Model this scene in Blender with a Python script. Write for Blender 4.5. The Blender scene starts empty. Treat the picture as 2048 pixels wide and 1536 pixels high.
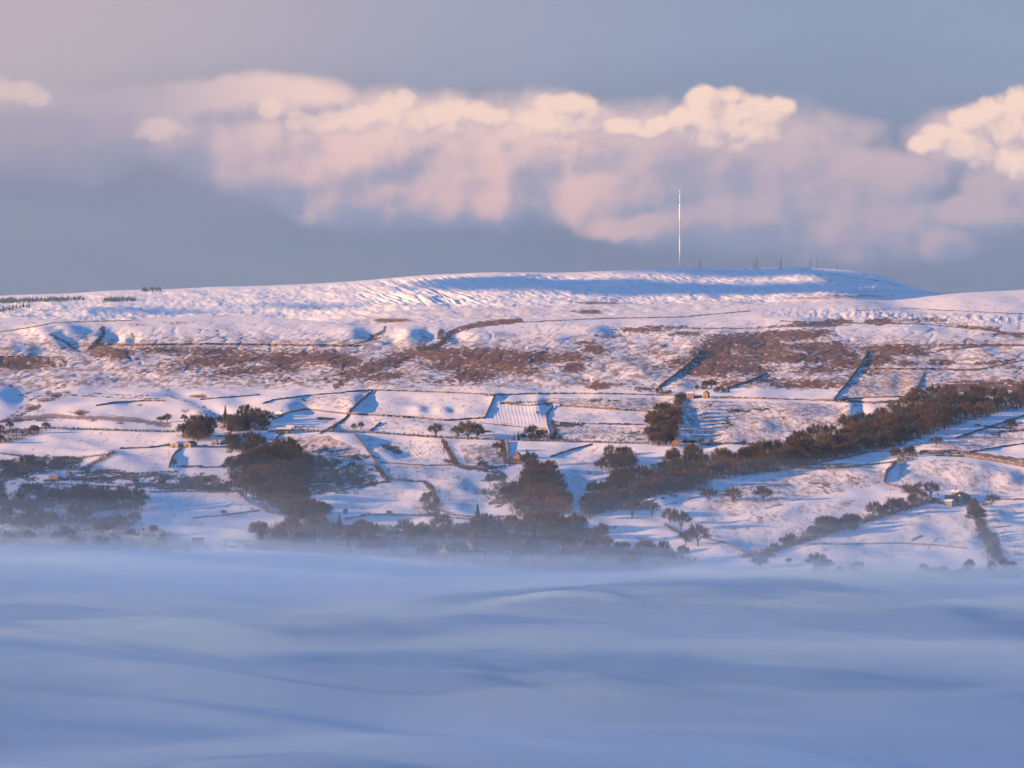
import bpy, bmesh, math, random
import numpy as np
from mathutils import Vector, Matrix

# ----------------------------------------------------------------------------
# camera, sky, sun, exposure
# ----------------------------------------------------------------------------
scene = bpy.context.scene
COL = scene.collection
RAD = math.radians
CAM_Z = 300.0
F = 6169.0                       # focal length in photograph pixels (2048 wide)
PITCH = math.atan(151.0 / F)
cam_data = bpy.data.cameras.new('camera')
cam = bpy.data.objects.new('camera', cam_data)
COL.objects.link(cam)
cam.location = (0, 0, CAM_Z)
cam.rotation_euler = (math.pi / 2 - PITCH, 0, 0)
cam_data.sensor_width = 36.0
cam_data.lens = 36.0 * F / 2048.0
cam_data.clip_start = 1.0
cam_data.clip_end = 120000.0
scene.camera = cam

SUN_EL = RAD(10.0)
SUN_AZ = RAD(248.0)              # compass: +Y is north, the sun stands low on the left, slightly behind the camera
SUN_DIR = Vector((math.sin(SUN_AZ) * math.cos(SUN_EL), math.cos(SUN_AZ) * math.cos(SUN_EL), math.sin(SUN_EL)))
sun_data = bpy.data.lights.new('sun', 'SUN')
sun_data.energy = 5.0
sun_data.angle = RAD(0.6)
sun_data.color = (1.0, 0.53, 0.21)
sun = bpy.data.objects.new('sun', sun_data)
COL.objects.link(sun)
sun.rotation_euler = SUN_DIR.to_track_quat('Z', 'Y').to_euler()

scene.view_settings.view_transform = 'Standard'
scene.view_settings.look = 'None'
scene.view_settings.gamma = 1.0
scene.view_settings.exposure = 1.30
scene.view_settings.use_curve_mapping = False
scene.cycles.max_bounces = 5
scene.cycles.diffuse_bounces = 2
scene.cycles.glossy_bounces = 1
scene.cycles.transparent_max_bounces = 5
scene.cycles.volume_bounces = 4
scene.cycles.use_denoising = True
scene.cycles.use_adaptive_sampling = True
scene.cycles.adaptive_threshold = 0.03
scene.cycles.adaptive_min_samples = 24
scene.cycles.sample_clamp_indirect = 4.0
scene.render.use_persistent_data = False


HAZE = 0.000022
FOG_COLOR = (0.62, 0.87, 1.0)
FOG_LAYERS = [(172, 0.00026, 36), (138, 0.0007, 36), (122, 0.0020, 44), (109, 0.008, 52), (98, 0.02, 60), (90, 0.05, 64)]


class NT:
    """small helper that writes node trees"""
    def __init__(self, tree):
        self.t = tree
        self.N = tree.nodes
        self.L = tree.links

    def node(self, typ, ins=None, **props):
        n = self.N.new(typ)
        for k, v in props.items():
            setattr(n, k, v)
        if ins:
            for k, v in ins.items():
                s = n.inputs[k]
                if isinstance(v, bpy.types.NodeSocket):
                    self.L.new(v, s)
                else:
                    s.default_value = v
        return n

    def m(self, op, a, b=0.0, c=0.0, clamp=False):
        n = self.node('ShaderNodeMath', operation=op, use_clamp=clamp)
        for i, v in enumerate((a, b, c)):
            if isinstance(v, bpy.types.NodeSocket):
                self.L.new(v, n.inputs[i])
            else:
                n.inputs[i].default_value = v
        return n.outputs[0]

    def mapr(self, v, a, b, c=0.0, d=1.0, smooth=True):
        n = self.node('ShaderNodeMapRange', {0: v, 1: a, 2: b, 3: c, 4: d})
        n.interpolation_type = 'SMOOTHSTEP' if smooth else 'LINEAR'
        return n.outputs[0]

    def mix(self, f, a, b, blend='MIX'):
        n = self.node('ShaderNodeMix', data_type='RGBA', blend_type=blend)
        for i, v in ((0, f), (6, a), (7, b)):
            if isinstance(v, bpy.types.NodeSocket):
                self.L.new(v, n.inputs[i])
            else:
                n.inputs[i].default_value = v if i == 0 else (tuple(v) + (1.0,))[:4]
        return n.outputs[2]

    def noise(self, vec, scale, detail=4.0, rough=0.55, lac=2.0, dist=0.0, out=0, dims='3D'):
        n = self.node('ShaderNodeTexNoise', {'Vector': vec, 'Scale': scale, 'Detail': detail, 'Roughness': rough,
                                             'Lacunarity': lac, 'Distortion': dist}, noise_dimensions=dims)
        return n.outputs[out]

    def vm(self, op, a, b=(0, 0, 0)):
        n = self.node('ShaderNodeVectorMath', operation=op)
        for i, v in enumerate((a, b)):
            if isinstance(v, bpy.types.NodeSocket):
                self.L.new(v, n.inputs[i])
            else:
                n.inputs[i].default_value = v
        return n.outputs[0]


world = bpy.data.worlds.new('World')
scene.world = world
world.use_nodes = True
world.cycles.sampling_method = 'MANUAL'
world.cycles.sample_map_resolution = 512


def srgb(r, g, b):
    f = lambda c: (c / 12.92 if c <= 0.04045 else ((c + 0.055) / 1.055) ** 2.4)
    return (f(r / 255.0), f(g / 255.0), f(b / 255.0))


def px_azel(px, py):
    """azimuth (degrees, + to the right of +Y) and elevation of the sky behind a photograph pixel"""
    a = (px - 1024) / F
    b = (768 - py) / F
    x, y, z = a, math.cos(PITCH) + b * math.sin(PITCH), -math.sin(PITCH) + b * math.cos(PITCH)
    return math.degrees(math.atan2(x, y)), math.degrees(math.atan2(z, math.hypot(x, y)))


# cloud masses, as (centre x, centre y, radius x, radius y) read off the photograph and kept as directions in the sky
CLOUD_CRISP = [  # bright towering heads: x, y, radius x, radius y
    (1410, 206, 40, 42), (1450, 210, 54, 42), (1495, 224, 54, 40), (1430, 244, 90, 48), (1375, 246, 60, 34), (1318, 248, 46, 22), (1562, 214, 32, 28), (1535, 232, 50, 36), (1480, 262, 110, 46),
    (2035, 205, 50, 36), (1985, 226, 56, 34), (1940, 245, 60, 28), (1895, 268, 56, 22), (2010, 262, 90, 44), (2060, 250, 90, 60), (1860, 290, 50, 22), (2040, 330, 44, 38), (1960, 290, 90, 40), (2010, 310, 90, 44), (2120, 260, 90, 80),
    (2200, 230, 120, 80), (2330, 300, 120, 60),
    (1108, 214, 50, 34), (1150, 212, 46, 34), (1180, 232, 34, 42), (1110, 246, 80, 38),
    (808, 206, 34, 28), (784, 222, 54, 38), (840, 228, 50, 34), (908, 224, 44, 28), (955, 228, 44, 28), (720, 238, 66, 34), (660, 246, 56, 28), (870, 246, 100, 40), (548, 216, 36, 26), (990, 236, 36, 26), (600, 240, 50, 24), (320, 262, 60, 30),
    (1240, 252, 50, 22), (1285, 262, 40, 18), (20, 190, 70, 30), (80, 200, 40, 20), (-60, 184, 90, 50), (-220, 200, 120, 60),
]
CLOUD_SOFT = [   # broad pink masses under and between the heads
    (800, 300, 230, 100), (950, 350, 270, 90), (680, 320, 210, 100), (1190, 385, 130, 60), (1050, 310, 190, 100), (900, 400, 240, 50), (720, 400, 130, 50),
    (320, 275, 130, 56), (480, 280, 190, 80), (420, 215, 90, 50), (470, 190, 40, 30), (560, 210, 120, 50), (1120, 280, 160, 80),
    (560, 340, 150, 50), (1480, 310, 220, 100), (1620, 400, 220, 100), (1480, 430, 170, 70), (1720, 440, 180, 70), (1600, 320, 80, 40), (1700, 340, 90, 40),
    (1890, 480, 76, 34), (1960, 430, 130, 30), (2060, 370, 120, 60), (1400, 300, 160, 80), (1300, 340, 130, 90), (1290, 450, 120, 30),
    (1780, 360, 120, 50), (1950, 290, 120, 60), (2060, 300, 110, 80), (200, 215, 120, 40), (1190, 300, 110, 70), (2200, 400, 200, 90), (-200, 300, 220, 60), (60, 205, 120, 40), (100, 280, 220, 70),
]


def cloud_group(name, blobs, warp, billow, freq, crisp):
    """height of the cloud mass over a point of the sky: union of soft mounds, made billowy with noise"""
    g = bpy.data.node_groups.new(name, 'ShaderNodeTree')
    g.interface.new_socket('P', in_out='INPUT', socket_type='NodeSocketVector')
    g.interface.new_socket('H', in_out='OUTPUT', socket_type='NodeSocketFloat')
    k = NT(g)
    gi = k.node('NodeGroupInput')
    go = k.node('NodeGroupOutput')
    p = gi.outputs[0]
    w = k.noise(p, freq * 0.45, 4.0, 0.5, out=1)
    w = k.vm('SUBTRACT', w, (0.5, 0.5, 0.5))
    w = k.vm('MULTIPLY', w, (warp, warp * 0.7, 0))
    pw = k.vm('ADD', p, w)
    h = None
    for (cx, cy, rx, ry) in blobs:
        az, el = px_azel(cx, cy)
        ax, ex = math.degrees(rx / F), math.degrees(ry / F)
        q = k.vm('SUBTRACT', pw, (az, el, 0))
        q = k.vm('MULTIPLY', q, (1 / ax, 1 / ex, 0))
        n = k.node('ShaderNodeVectorMath', {0: q, 1: q}, operation='DOT_PRODUCT')
        e = k.m('SUBTRACT', 1.0, n.outputs['Value'])
        h = e if h is None else k.m('SMOOTH_MAX', h, e, 0.35 if crisp else 0.6)
    h = k.m('MAXIMUM', h, -2.0)
    # rounded billows: smooth cells, finer ones riding on coarser ones
    vo = []
    for f_ in ((freq, freq * 2.2, freq * 5.0) if crisp else ()):
        vn = k.node('ShaderNodeTexVoronoi', {'Vector': pw, 'Scale': f_}, feature='F1', voronoi_dimensions='2D')
        vo.append(k.m('SUBTRACT', 0.35, k.m('MULTIPLY', vn.outputs['Distance'], vn.outputs['Distance'])))
    nz = k.m('SUBTRACT', k.noise(pw, freq * 1.1, 5.0, 0.52, dims='2D'), 0.5)
    if crisp:
        b = k.m('ADD', k.m('MULTIPLY', vo[0], 1.0), k.m('ADD', k.m('MULTIPLY', vo[1], 0.40), k.m('MULTIPLY', vo[2], 0.09)))
        b = k.m('ADD', b, k.m('MULTIPLY', nz, 0.9))
    else:
        b = k.m('MULTIPLY', nz, 2.3)
    h = k.m('ADD', h, k.m('MULTIPLY', b, billow))
    k.L.new(h, go.inputs[0])
    return g


def build_world():
    k = NT(world.node_tree)
    k.N.clear()
    out = k.node('ShaderNodeOutputWorld')
    bg = k.node('ShaderNodeBackground')
    k.L.new(bg.outputs[0], out.inputs[0])
    sky = k.node('ShaderNodeTexSky', sky_type='NISHITA')
    sky.sun_disc = False
    sky.sun_elevation = SUN_EL
    sky.sun_rotation = SUN_AZ
    sky.altitude = 300
    sky.air_density = 1.2
    sky.dust_density = 0.8
    sky.ozone_density = 2.0
    tc = k.node('ShaderNodeTexCoord')
    d = k.node('ShaderNodeVectorMath', {0: tc.outputs['Generated']}, operation='NORMALIZE').outputs[0]
    s = k.node('ShaderNodeSeparateXYZ', {0: d})
    az = k.m('MULTIPLY', k.m('ARCTAN2', s.outputs[0], s.outputs[1]), 180 / math.pi)
    el = k.m('MULTIPLY', k.m('ARCSINE', s.outputs[2]), 180 / math.pi)
    P = k.node('ShaderNodeCombineXYZ', {0: az, 1: el, 2: 0.0}).outputs[0]
    S = SKY_SCALE
    c = lambda r, g, b: tuple(v * S for v in srgb(r, g, b))
    # the veil of high cloud and haze low in the sky: pinker towards the sun, bluer away from it
    sd = k.node('ShaderNodeVectorMath', {0: d, 1: tuple(SUN_DIR)}, operation='DOT_PRODUCT').outputs['Value']
    tosun = k.mapr(sd, -0.44, -0.18)
    wob = k.noise(k.vm('MULTIPLY', P, (0.25, 1.1, 1)), 0.5, 3.0, 0.5)
    e2 = k.m('ADD', el, k.m('MULTIPLY', k.m('SUBTRACT', wob, 0.5), 2.6))
    low = k.mix(tosun, c(102, 112, 141), c(108, 115, 141))
    high = k.mix(tosun, c(140, 154, 182), c(190, 174, 182))
    veil = k.mix(k.mapr(e2, 1.2, 5.4), low, high)
    fade = k.mapr(e2, 7.0, 20.0)
    skyc = k.node('ShaderNodeVectorMath', {0: sky.outputs[0]}, operation='SCALE')
    skyc.inputs['Scale'].default_value = NISHITA_GAIN
    skyc = k.mix(1.0, skyc.outputs[0], (0.26, 0.74, 1.34), 'MULTIPLY')
    base = k.mix(fade, veil, skyc)
    # clouds
    gs = cloud_group('soft_cloud_mass', CLOUD_SOFT, 0.9, 0.75, 0.9, False)
    gc = cloud_group('bright_cloud_heads', CLOUD_CRISP, 0.34, 0.62, 2.4, True)
    cov = k.noise(k.vm('MULTIPLY', P, (0.12, 0.5, 1)), 1.0, 5.0, 0.55)          # the rest of the ring of clouds round the horizon
    ring = k.m('MULTIPLY', k.m('SUBTRACT', k.m('ADD', cov, -0.02), k.m('MULTIPLY', k.m('ABSOLUTE', k.m('SUBTRACT', el, 2.8)), 0.12)), 3.0)
    outside = k.mapr(k.m('ABSOLUTE', az), 12.0, 17.0)
    ring = k.m('MULTIPLY', k.m('SUBTRACT', ring, 0.9), outside)

    def H(g, off):
        n = k.node('ShaderNodeGroup')
        n.node_tree = g
        k.L.new(k.vm('ADD', P, off), n.inputs[0])
        return n.outputs[0]
    hs0, hs1, hs2 = H(gs, (0, 0, 0)), H(gs, (-0.20, 0.16, 0)), H(gs, (-0.6, 0.5, 0))
    a_s = k.m('MAXIMUM', k.mapr(hs0, -1.0, 0.45), k.mapr(ring, 0.0, 1.0))
    l_s = k.m('ADD', k.m('MULTIPLY', k.m('SUBTRACT', hs0, hs1), 0.9), k.m('MULTIPLY', k.m('SUBTRACT', hs0, hs2), 0.40))
    big = k.noise(k.vm('ADD', k.vm('MULTIPLY', P, (0.24, 0.5, 1)), (1.9, 0.7, 0)), 1.0, 3.0, 0.5)
    lit_s = k.mapr(k.m('ADD', l_s, k.m('MULTIPLY', k.m('SUBTRACT', big, 0.5), 1.8)), -0.85, 0.60)
    # the sun reaches the near flank of the bank best left of the middle, least behind the crisp head at right
    patch = k.m('MINIMUM', k.mapr(az, -7.6, -3.2, 0.22, 1.0), k.mapr(az, 0.8, 3.6, 1.0, 0.5))
    a_s = k.m('MULTIPLY', a_s, k.mapr(az, -9.5, -5.0, 0.55, 1.0))
    shade_c = k.mix(k.mapr(el, 0.8, 3.6), c(124, 133, 164), c(164, 156, 178))
    lit_c = k.mix(k.mapr(el, 1.4, 4.2), c(234, 184, 178), c(250, 212, 200))
    col_s = k.mix(k.m('MULTIPLY', lit_s, patch), shade_c, lit_c)
    base = k.mix(k.m('MULTIPLY', a_s, 0.92), base, col_s)
    hc0, hc1, hc2 = H(gc, (0, 0, 0)), H(gc, (-0.08, 0.07, 0)), H(gc, (-0.24, 0.24, 0))
    # heads are crisp above and melt away below
    a_c = k.mapr(hc0, 0.0, 0.85)
    l_big = k.m('SUBTRACT', hc0, hc2)
    l_c = k.m('ADD', k.m('MULTIPLY', k.m('SUBTRACT', hc0, hc1), 0.55), k.m('MULTIPLY', l_big, 0.6))
    lit_h = k.mapr(l_c, -0.9, 0.45)
    col_c = k.mix(lit_h, c(178, 162, 182), c(255, 218, 198))
    soft_in = k.mapr(l_big, -1.9, -0.2)
    a_c = k.m('MULTIPLY', a_c, k.m('MULTIPLY', k.mapr(az, -6.5, 3.0, 0.45, 1.0), soft_in))
    base = k.mix(a_c, base, col_c)
    k.L.new(base, bg.inputs[0])
    bg.inputs[1].default_value = 0.1


SKY_SCALE = 10.0 / (2 ** scene.view_settings.exposure)
NISHITA_GAIN = 0.80
build_world()

# ----------------------------------------------------------------------------
# terrain
# ----------------------------------------------------------------------------
CP, SP = math.cos(PITCH), math.sin(PITCH)
_rng = np.random.RandomState(7)
_perm = _rng.permutation(256)
_perm = np.concatenate([_perm, _perm]).astype(np.int32)
_gang = _rng.rand(256) * 2 * np.pi
_gx, _gy = np.cos(_gang), np.sin(_gang)


def perlin(x, y):
    x = np.asarray(x, dtype=np.float64)
    y = np.asarray(y, dtype=np.float64)
    xi, yi = np.floor(x).astype(np.int32), np.floor(y).astype(np.int32)
    xf, yf = x - xi, y - yi
    xi &= 255
    yi &= 255
    u = xf * xf * xf * (xf * (xf * 6 - 15) + 10)
    v = yf * yf * yf * (yf * (yf * 6 - 15) + 10)

    def gr(ix, iy, fx, fy):
        h = _perm[(_perm[ix & 255] + iy) & 255]
        return _gx[h] * fx + _gy[h] * fy
    a = gr(xi, yi, xf, yf)
    b = gr(xi + 1, yi, xf - 1, yf)
    c = gr(xi, yi + 1, xf, yf - 1)
    d = gr(xi + 1, yi + 1, xf - 1, yf - 1)
    return ((a + u * (b - a)) * (1 - v) + (c + u * (d - c)) * v) * 1.4


def fbm(x, y, o=4, g=0.5):
    t, a, s = 0.0, 1.0, 0.0
    for i in range(o):
        t = t + a * perlin(x * (2 ** i) + 17.3 * i, y * (2 ** i) - 9.1 * i)
        s += a
        a *= g
    return t / s


def sstep(a, b, x):
    t = np.clip((x - a) / (b - a), 0, 1)
    return t * t * (3 - 2 * t)


def row_to_z(U, row, d):
    """height of a point that stands at px offset U, photograph row `row`, forward distance d"""
    b = (768 - row) / F
    return CAM_Z + d * (-SP + b * CP) / (CP + b * SP)


def project(x, y, z):
    """photograph pixel of a world point (numpy ok)"""
    zz = z - CAM_Z
    dep = y * CP - zz * SP
    return 1024 + F * x / dep, 768 - F * (y * SP + zz * CP) / dep


def lin(pts):
    xs = np.array([p[0] for p in pts], float)
    ys = np.array([p[1] for p in pts], float)
    return lambda x: np.interp(x, xs, ys)


def smooth_line(pts):
    f = lin(pts)
    return lambda x: (f(x - 26) + f(x - 13) + f(x) + f(x + 13) + f(x + 26)) / 5


R1 = smooth_line([(-600, 640), (0, 634), (60, 638), (120, 641), (230, 642), (340, 634), (420, 630), (520, 632), (620, 642), (700, 650), (760, 651),
                  (900, 643), (1000, 638), (1230, 630), (1400, 620), (1520, 612), (1620, 604), (1700, 598), (1850, 589),
                  (1950, 584), (2048, 579), (2300, 570), (2800, 575)])
R2 = smooth_line([(-600, 648), (560, 648), (620, 644), (680, 633), (740, 625), (800, 618), (900, 614), (1000, 612), (1200, 604),
                  (1400, 599), (1500, 597), (1600, 593), (1700, 591), (1850, 592), (2048, 598), (2400, 600), (2800, 600)])
R3 = smooth_line([(-600, 600), (0, 592), (40, 589), (100, 588), (160, 586), (200, 582), (300, 579), (380, 577), (430, 573), (480, 573), (540, 571), (640, 567),
                  (740, 560), (850, 550), (980, 545), (1060, 545), (1120, 546), (1230, 541), (1350, 537), (1500, 537), (1640, 536), (1700, 540),
                  (1740, 546), (1780, 557), (1810, 568), (1850, 582), (1880, 586), (1960, 592), (2400, 604), (2800, 604)])
DT = lin([(560, 6500), (579, 6050), (600, 5650), (620, 5350), (640, 5100), (680, 4600), (720, 4250), (780, 3850), (830, 3550),
          (880, 3320), (940, 3100), (1000, 2900), (1080, 2650), (1130, 2500), (1180, 2350), (1230, 2220)])


def Dsm(r):
    return sum(DT(r + o) for o in (-24, -12, 0, 12, 24)) / 5


cols = np.concatenate([np.arange(-5200, -1300, 90.0), np.arange(-1300, -1060, 14.0), np.arange(-1060, 1061, 2.25),
                       np.arange(1074, 1300, 14.0), np.arange(1300, 2600, 90.0)])
NC = len(cols)
PXC = cols + 1024.0
r1, r2, r3 = R1(PXC), R2(PXC), R3(PXC)
rowsD, rowsR = [], []
# valley floor under the fog
for d in np.concatenate([np.linspace(300, 2000, 18), np.linspace(2050, 2190, 6)]):
    rowsD.append(np.full(NC, d))
    rowsR.append(617 + (CAM_Z - (52 + 0.0 * d)) / d * F + 0 * PXC)
# the hillside, from the fog to its own skyline
t = np.linspace(0, 1, 520)
for tt in t:
    row = 1230 + (r1 - 1230) * tt
    rowsD.append(Dsm(row))
    rowsR.append(row)
d1 = rowsD[-1].copy()
# dip behind it, then the next moor
for tt in np.linspace(0.06, 1, 14):
    rowsD.append(d1 + 420 * tt)
    rowsR.append(r1 + 9 * np.sin(tt * math.pi / 2))
dA = rowsD[-1].copy()
rA = rowsR[-1].copy()
for tt in np.linspace(0.02, 1, 64):
    rowsD.append(dA + (7300 - dA) * tt)
    rowsR.append(rA + (r2 - rA) * tt)
dB = rowsD[-1].copy()
for tt in np.linspace(0.06, 1, 10):
    rowsD.append(dB + 500 * tt)
    rowsR.append(r2 + 5 * np.sin(tt * math.pi / 2))
dC, rC = rowsD[-1].copy(), rowsR[-1].copy()
for tt in np.linspace(0.01, 1, 190):
    e = tt + 0.0
    rowsD.append(dC + (11600 - dC) * (0.62 * e + 0.38 * e ** 0.6))
    rowsR.append(rC + (r3 - rC) * e)
dE = rowsD[-1].copy()
for tt in np.linspace(0.08, 1, 12):
    rowsD.append(dE + 3600 * tt)
    rowsR.append(r3 + 26 * tt)
GD = np.array(rowsD)
GR = np.array(rowsR)
NR = GD.shape[0]
UU = np.tile(cols, (NR, 1))
PX = UU + 1024.0
GZ = row_to_z(UU, GR, GD)
_b = (768 - GR) / F
GX = UU / F * GD / (CP + _b * SP)
SEG1 = 24
SEG2 = SEG1 + 520

# relief --------------------------------------------------------------------
# lee slopes that fall away from the sun: (x, y, radius x, radius y, height m, tilt)
LEE = [
    (165, 662, 60, 20, 13, 0.1), (215, 668, 26, 16, 8, 0), (118, 680, 50, 14, 9, 0.3), (257, 676, 14, 9, 5, 0),
    (300, 622, 110, 10, 14, 0), (210, 630, 70, 8, 8, 0), (400, 583, 34, 6, 8, 0),
    (722, 664, 34, 16, 8, 0), (690, 652, 50, 6, 5, 0), (848, 668, 38, 16, 10, 0), (900, 670, 26, 14, 8, 0.2), (800, 676, 20, 14, -5, 0),
    (640, 690, 26, 8, 4, 0), (1210, 660, 40, 8, 5, 0), (1130, 680, 30, 8, 3, 0),
    (20, 800, 40, 22, 9, 0.2), (60, 780, 50, 10, 5, 0), (330, 790, 40, 8, 4, 0), (380, 803, 50, 10, 4, 0.3), (420, 830, 26, 14, 6, 0),
    (595, 815, 30, 16, 7, 0), (470, 805, 40, 10, 4, 0), (560, 838, 30, 9, 4, 0),
    (722, 806, 22, 30, 5, 0), (848, 818, 18, 9, 3.5, 0), (898, 820, 16, 8, 3.5, 0), (1000, 800, 12, 10, 2.5, 0), (1085, 810, 16, 18, 4, 0),
    (1010, 850, 50, 8, 2.5, 0), (1050, 868, 60, 8, 2.5, 0),
    (60, 905, 70, 14, 8, 0), (150, 897, 60, 7, 4, 0), (240, 905, 60, 8, 4, 0), (400, 915, 40, 16, 5, 0), (360, 925, 20, 18, 3, 0),
    (545, 892, 30, 16, 5, 0), (735, 885, 50, 18, 7, 0), (790, 905, 40, 14, 5, 0), (820, 960, 40, 14, 5, 0.1), (930, 965, 40, 18, 6, 0.1),
    (700, 1000, 60, 20, 6, 0), (760, 985, 60, 16, 4, 0), (920, 1020, 60, 20, 5, 0), (860, 940, 26, 12, 3, 0),
    (350, 1000, 70, 14, 5, 0), (440, 990, 60, 10, 3, 0), (330, 1040, 90, 20, 4, 0),
    (1150, 950, 50, 30, 8, 0), (1200, 925, 36, 16, 5, 0), (1140, 990, 30, 24, 5, 0), (1180, 985, 24, 20, 4, 0),
    (1300, 920, 40, 8, 4, 0), (1380, 895, 30, 10, 3, 0), (1370, 820, 24, 40, 6, 0), (1400, 860, 30, 20, 4, 0), (1480, 820, 40, 16, 4, 0),
    (1475, 870, 30, 12, 3, 0), (1540, 850, 30, 20, 3, 0), (1710, 825, 16, 24, 7, 0), (1690, 800, 30, 8, 3, 0), (1550, 770, 50, 14, 5, 0),
    (1380, 775, 30, 10, 4, 0), (1500, 770, 40, 10, 4, 0), (1790, 765, 16, 18, 3, 0), (1840, 770, 24, 14, 3, 0), (1980, 700, 26, 8, 4, 0),
    (1290, 700, 20, 8, 3, 0), (1450, 965, 60, 12, 5, 0), (1340, 1000, 40, 16, 6, 0), (1420, 1040, 60, 14, 4, 0), (1500, 1050, 70, 12, 4, 0),
    (1600, 990, 70, 8, 4, 0), (1560, 1010, 60, 7, 3, 0), (1480, 1080, 80, 14, 5, 0), (1900, 1000, 60, 9, 4, 0), (1960, 950, 60, 20, 3.5, 0),
    (2035, 955, 30, 14, 6, 0), (1990, 990, 50, 9, 4, 0), (2010, 1030, 40, 12, 5, 0), (1730, 1050, 70, 10, 4, 0), (1790, 1025, 60, 9, 3.5, 0),
    (1700, 1100, 90, 12, 5, 0), (1960, 1080, 40, 20, 6, 0), (1850, 1060, 60, 12, 4, 0), (1790, 940, 14, 16, 4, 0),
    (2000, 870, 40, 8, 3, 0), (1960, 900, 50, 8, 3, 0), (1850, 885, 30, 8, 3, 0), (1560, 940, 50, 6, 3, 0), (1700, 920, 40, 6, 2, 0),
    (620, 612, 70, 12, 16, 0), (560, 600, 60, 8, 9, 0), (700, 600, 60, 10, 10, 0), (880, 600, 36, 12, 12, 0.2),
    (60, 700, 50, 9, 5, 0), (440, 700, 40, 6, 3, 0), (1000, 665, 60, 8, 4, 0), (1330, 690, 30, 7, 3, 0), (1640, 640, 60, 6, 4, 0), (1850, 660, 50, 6, 3, 0),
    (1120, 570, 150, 18, 26, 0.1), (1260, 580, 120, 10, 14, 0), (1400, 585, 150, 10, 16, 0.1), (1300, 560, 90, 10, 10, 0), (1680, 570, 110, 20, 40, 0.2),
    (1560, 582, 150, 8, 12, 0), (1780, 580, 80, 12, 22, 0), (1370, 548, 60, 5, 5, 0),
]
WX = GD / F                                     # metres per photograph pixel at each vertex
dz = np.zeros_like(GZ)
far = GD > dA[None, :]
front = np.zeros_like(far)
front[SEG1:SEG2 + 6] = True
for (cx, cy, rx, ry, h, tilt) in LEE:
    sel = (np.abs(PX - cx) < rx * 2.6) & (np.abs(GR - cy) < ry * 2.6 + abs(tilt) * rx * 2.6)
    if cy < 632 and cx < 1560:
        sel &= far
    ux = (PX[sel] - cx) / rx
    uy = (GR[sel] - cy - tilt * (PX[sel] - cx)) / ry
    if 640 < cy < 700 or cy < 600:
        h = h * 1.5
    dz[sel] += -h * 0.78 * ux * np.exp(-(ux * ux) * 0.9 - uy * uy)
# smooth natural undulation of the pasture and the moor
amp = sstep(1230, 1100, GR) * 1.0
rough = np.where(GR > 790, 1.0, 1.6)
und = fbm(PX / 150, GR / 34, 2) * 5.0 + fbm(PX / 60 + 40, GR / 12, 2) * 0.45 + fbm(PX / 16, GR / 3.5, 2) * 0.10
dz += np.where(front, und * amp, 0)
moor = front & (GR < 790)
mo = fbm(PX / 22 + 9, GR / 5.0 + 3, 4, 0.6)
dz += np.where(moor, mo * 0.13 * sstep(790, 760, GR), 0)
gul = np.abs(fbm(PX / 60 + GR / 30 + 3.3, GR / 26 + 11, 3))
dz -= np.where(front, 0.8 * np.exp(-(gul / 0.08) ** 2) * sstep(790, 740, GR) * sstep(625, 665, GR), 0)
# far hill: gullied flank and rolling shoulders
fr = (far & (GD > dC[None, :] - 600))
fx = fbm(PX / 70 + 5, GR / 12, 4, 0.55) * 14 + fbm(PX / 20 + 5, GR / 6, 4, 0.6) * 4.5
dz += np.where(fr, fx * 0.55, 0)
rib = np.abs(perlin((PX - 2.6 * (GR - 560)) / 19.0 + 0.6 * fbm(PX / 40, GR / 12, 2), GR / 46.0 + 5))
ribm = sstep(690, 760, PX) * sstep(1010, 950, PX) * sstep(548, 562, GR) * sstep(616, 596, GR)
dz -= np.where(fr, 4.5 * np.exp(-(rib / 0.16) ** 2) * ribm, 0)
sawx = (PX - 4.0 * (GR - 560)) / 26.0 + 1.3 * fbm(PX / 60, GR / 12, 3)
sawf = sawx - np.floor(sawx)
saw = np.where(sawf < 0.16, sawf / 0.16, (1 - sawf) / 0.84) - 0.5
sawm = sstep(985, 1060, PX) * sstep(1850, 1760, PX) * sstep(543, 549, GR) * sstep(604, 590, GR) * (1 - 0.75 * sstep(1440, 1500, PX) * sstep(1640, 1580, PX) * sstep(572, 566, GR))
dz += np.where(fr, 1.3 * saw * sawm * (0.5 + np.clip(fbm(PX / 60, GR / 9 + 4, 2) + 0.5, 0, 1)), 0)
rib2 = np.abs(perlin((PX - 5.5 * (GR - 560)) / 30.0 + 1.2 * fbm(PX / 50, GR / 10, 2) + 7, GR / 30.0 + 2))
ribm2 = sstep(980, 1040, PX) * sstep(1640, 1560, PX) * sstep(540, 552, GR) * sstep(600, 588, GR)
dz -= np.where(fr, 2 * np.exp(-(rib2 / 0.14) ** 2) * ribm2, 0)
mid = far & ~fr
dz += np.where(fr, fbm(PX / 9, GR / 3.0, 3, 0.6) * 1.0, 0)
dz += np.where(mid, fbm(PX / 40, GR / 6 + 20, 4, 0.55) * 3.0, 0)
# crags on the right-hand moor
cr = fbm(PX / 13 + 3, GR / 5 + 7, 4, 0.65)
dz += np.where(front, cr * 3.2 * sstep(1480, 1600, PX) * np.exp(-((GR - (632 + (PX - 1800) * 0.035)) / 11) ** 2), 0)
# keep skylines clean
dz *= np.where(front, 0.35 + 0.65 * sstep(0, 26, GR - r1[None, :]), 1.0)
dz *= np.where(far & (GD > dC[None, :]), 0.10 + 0.90 * sstep(0, 9, GR - r3[None, :]) , 1.0)
dz *= np.where(GD < 2190, 0.0, 1.0)
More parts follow.
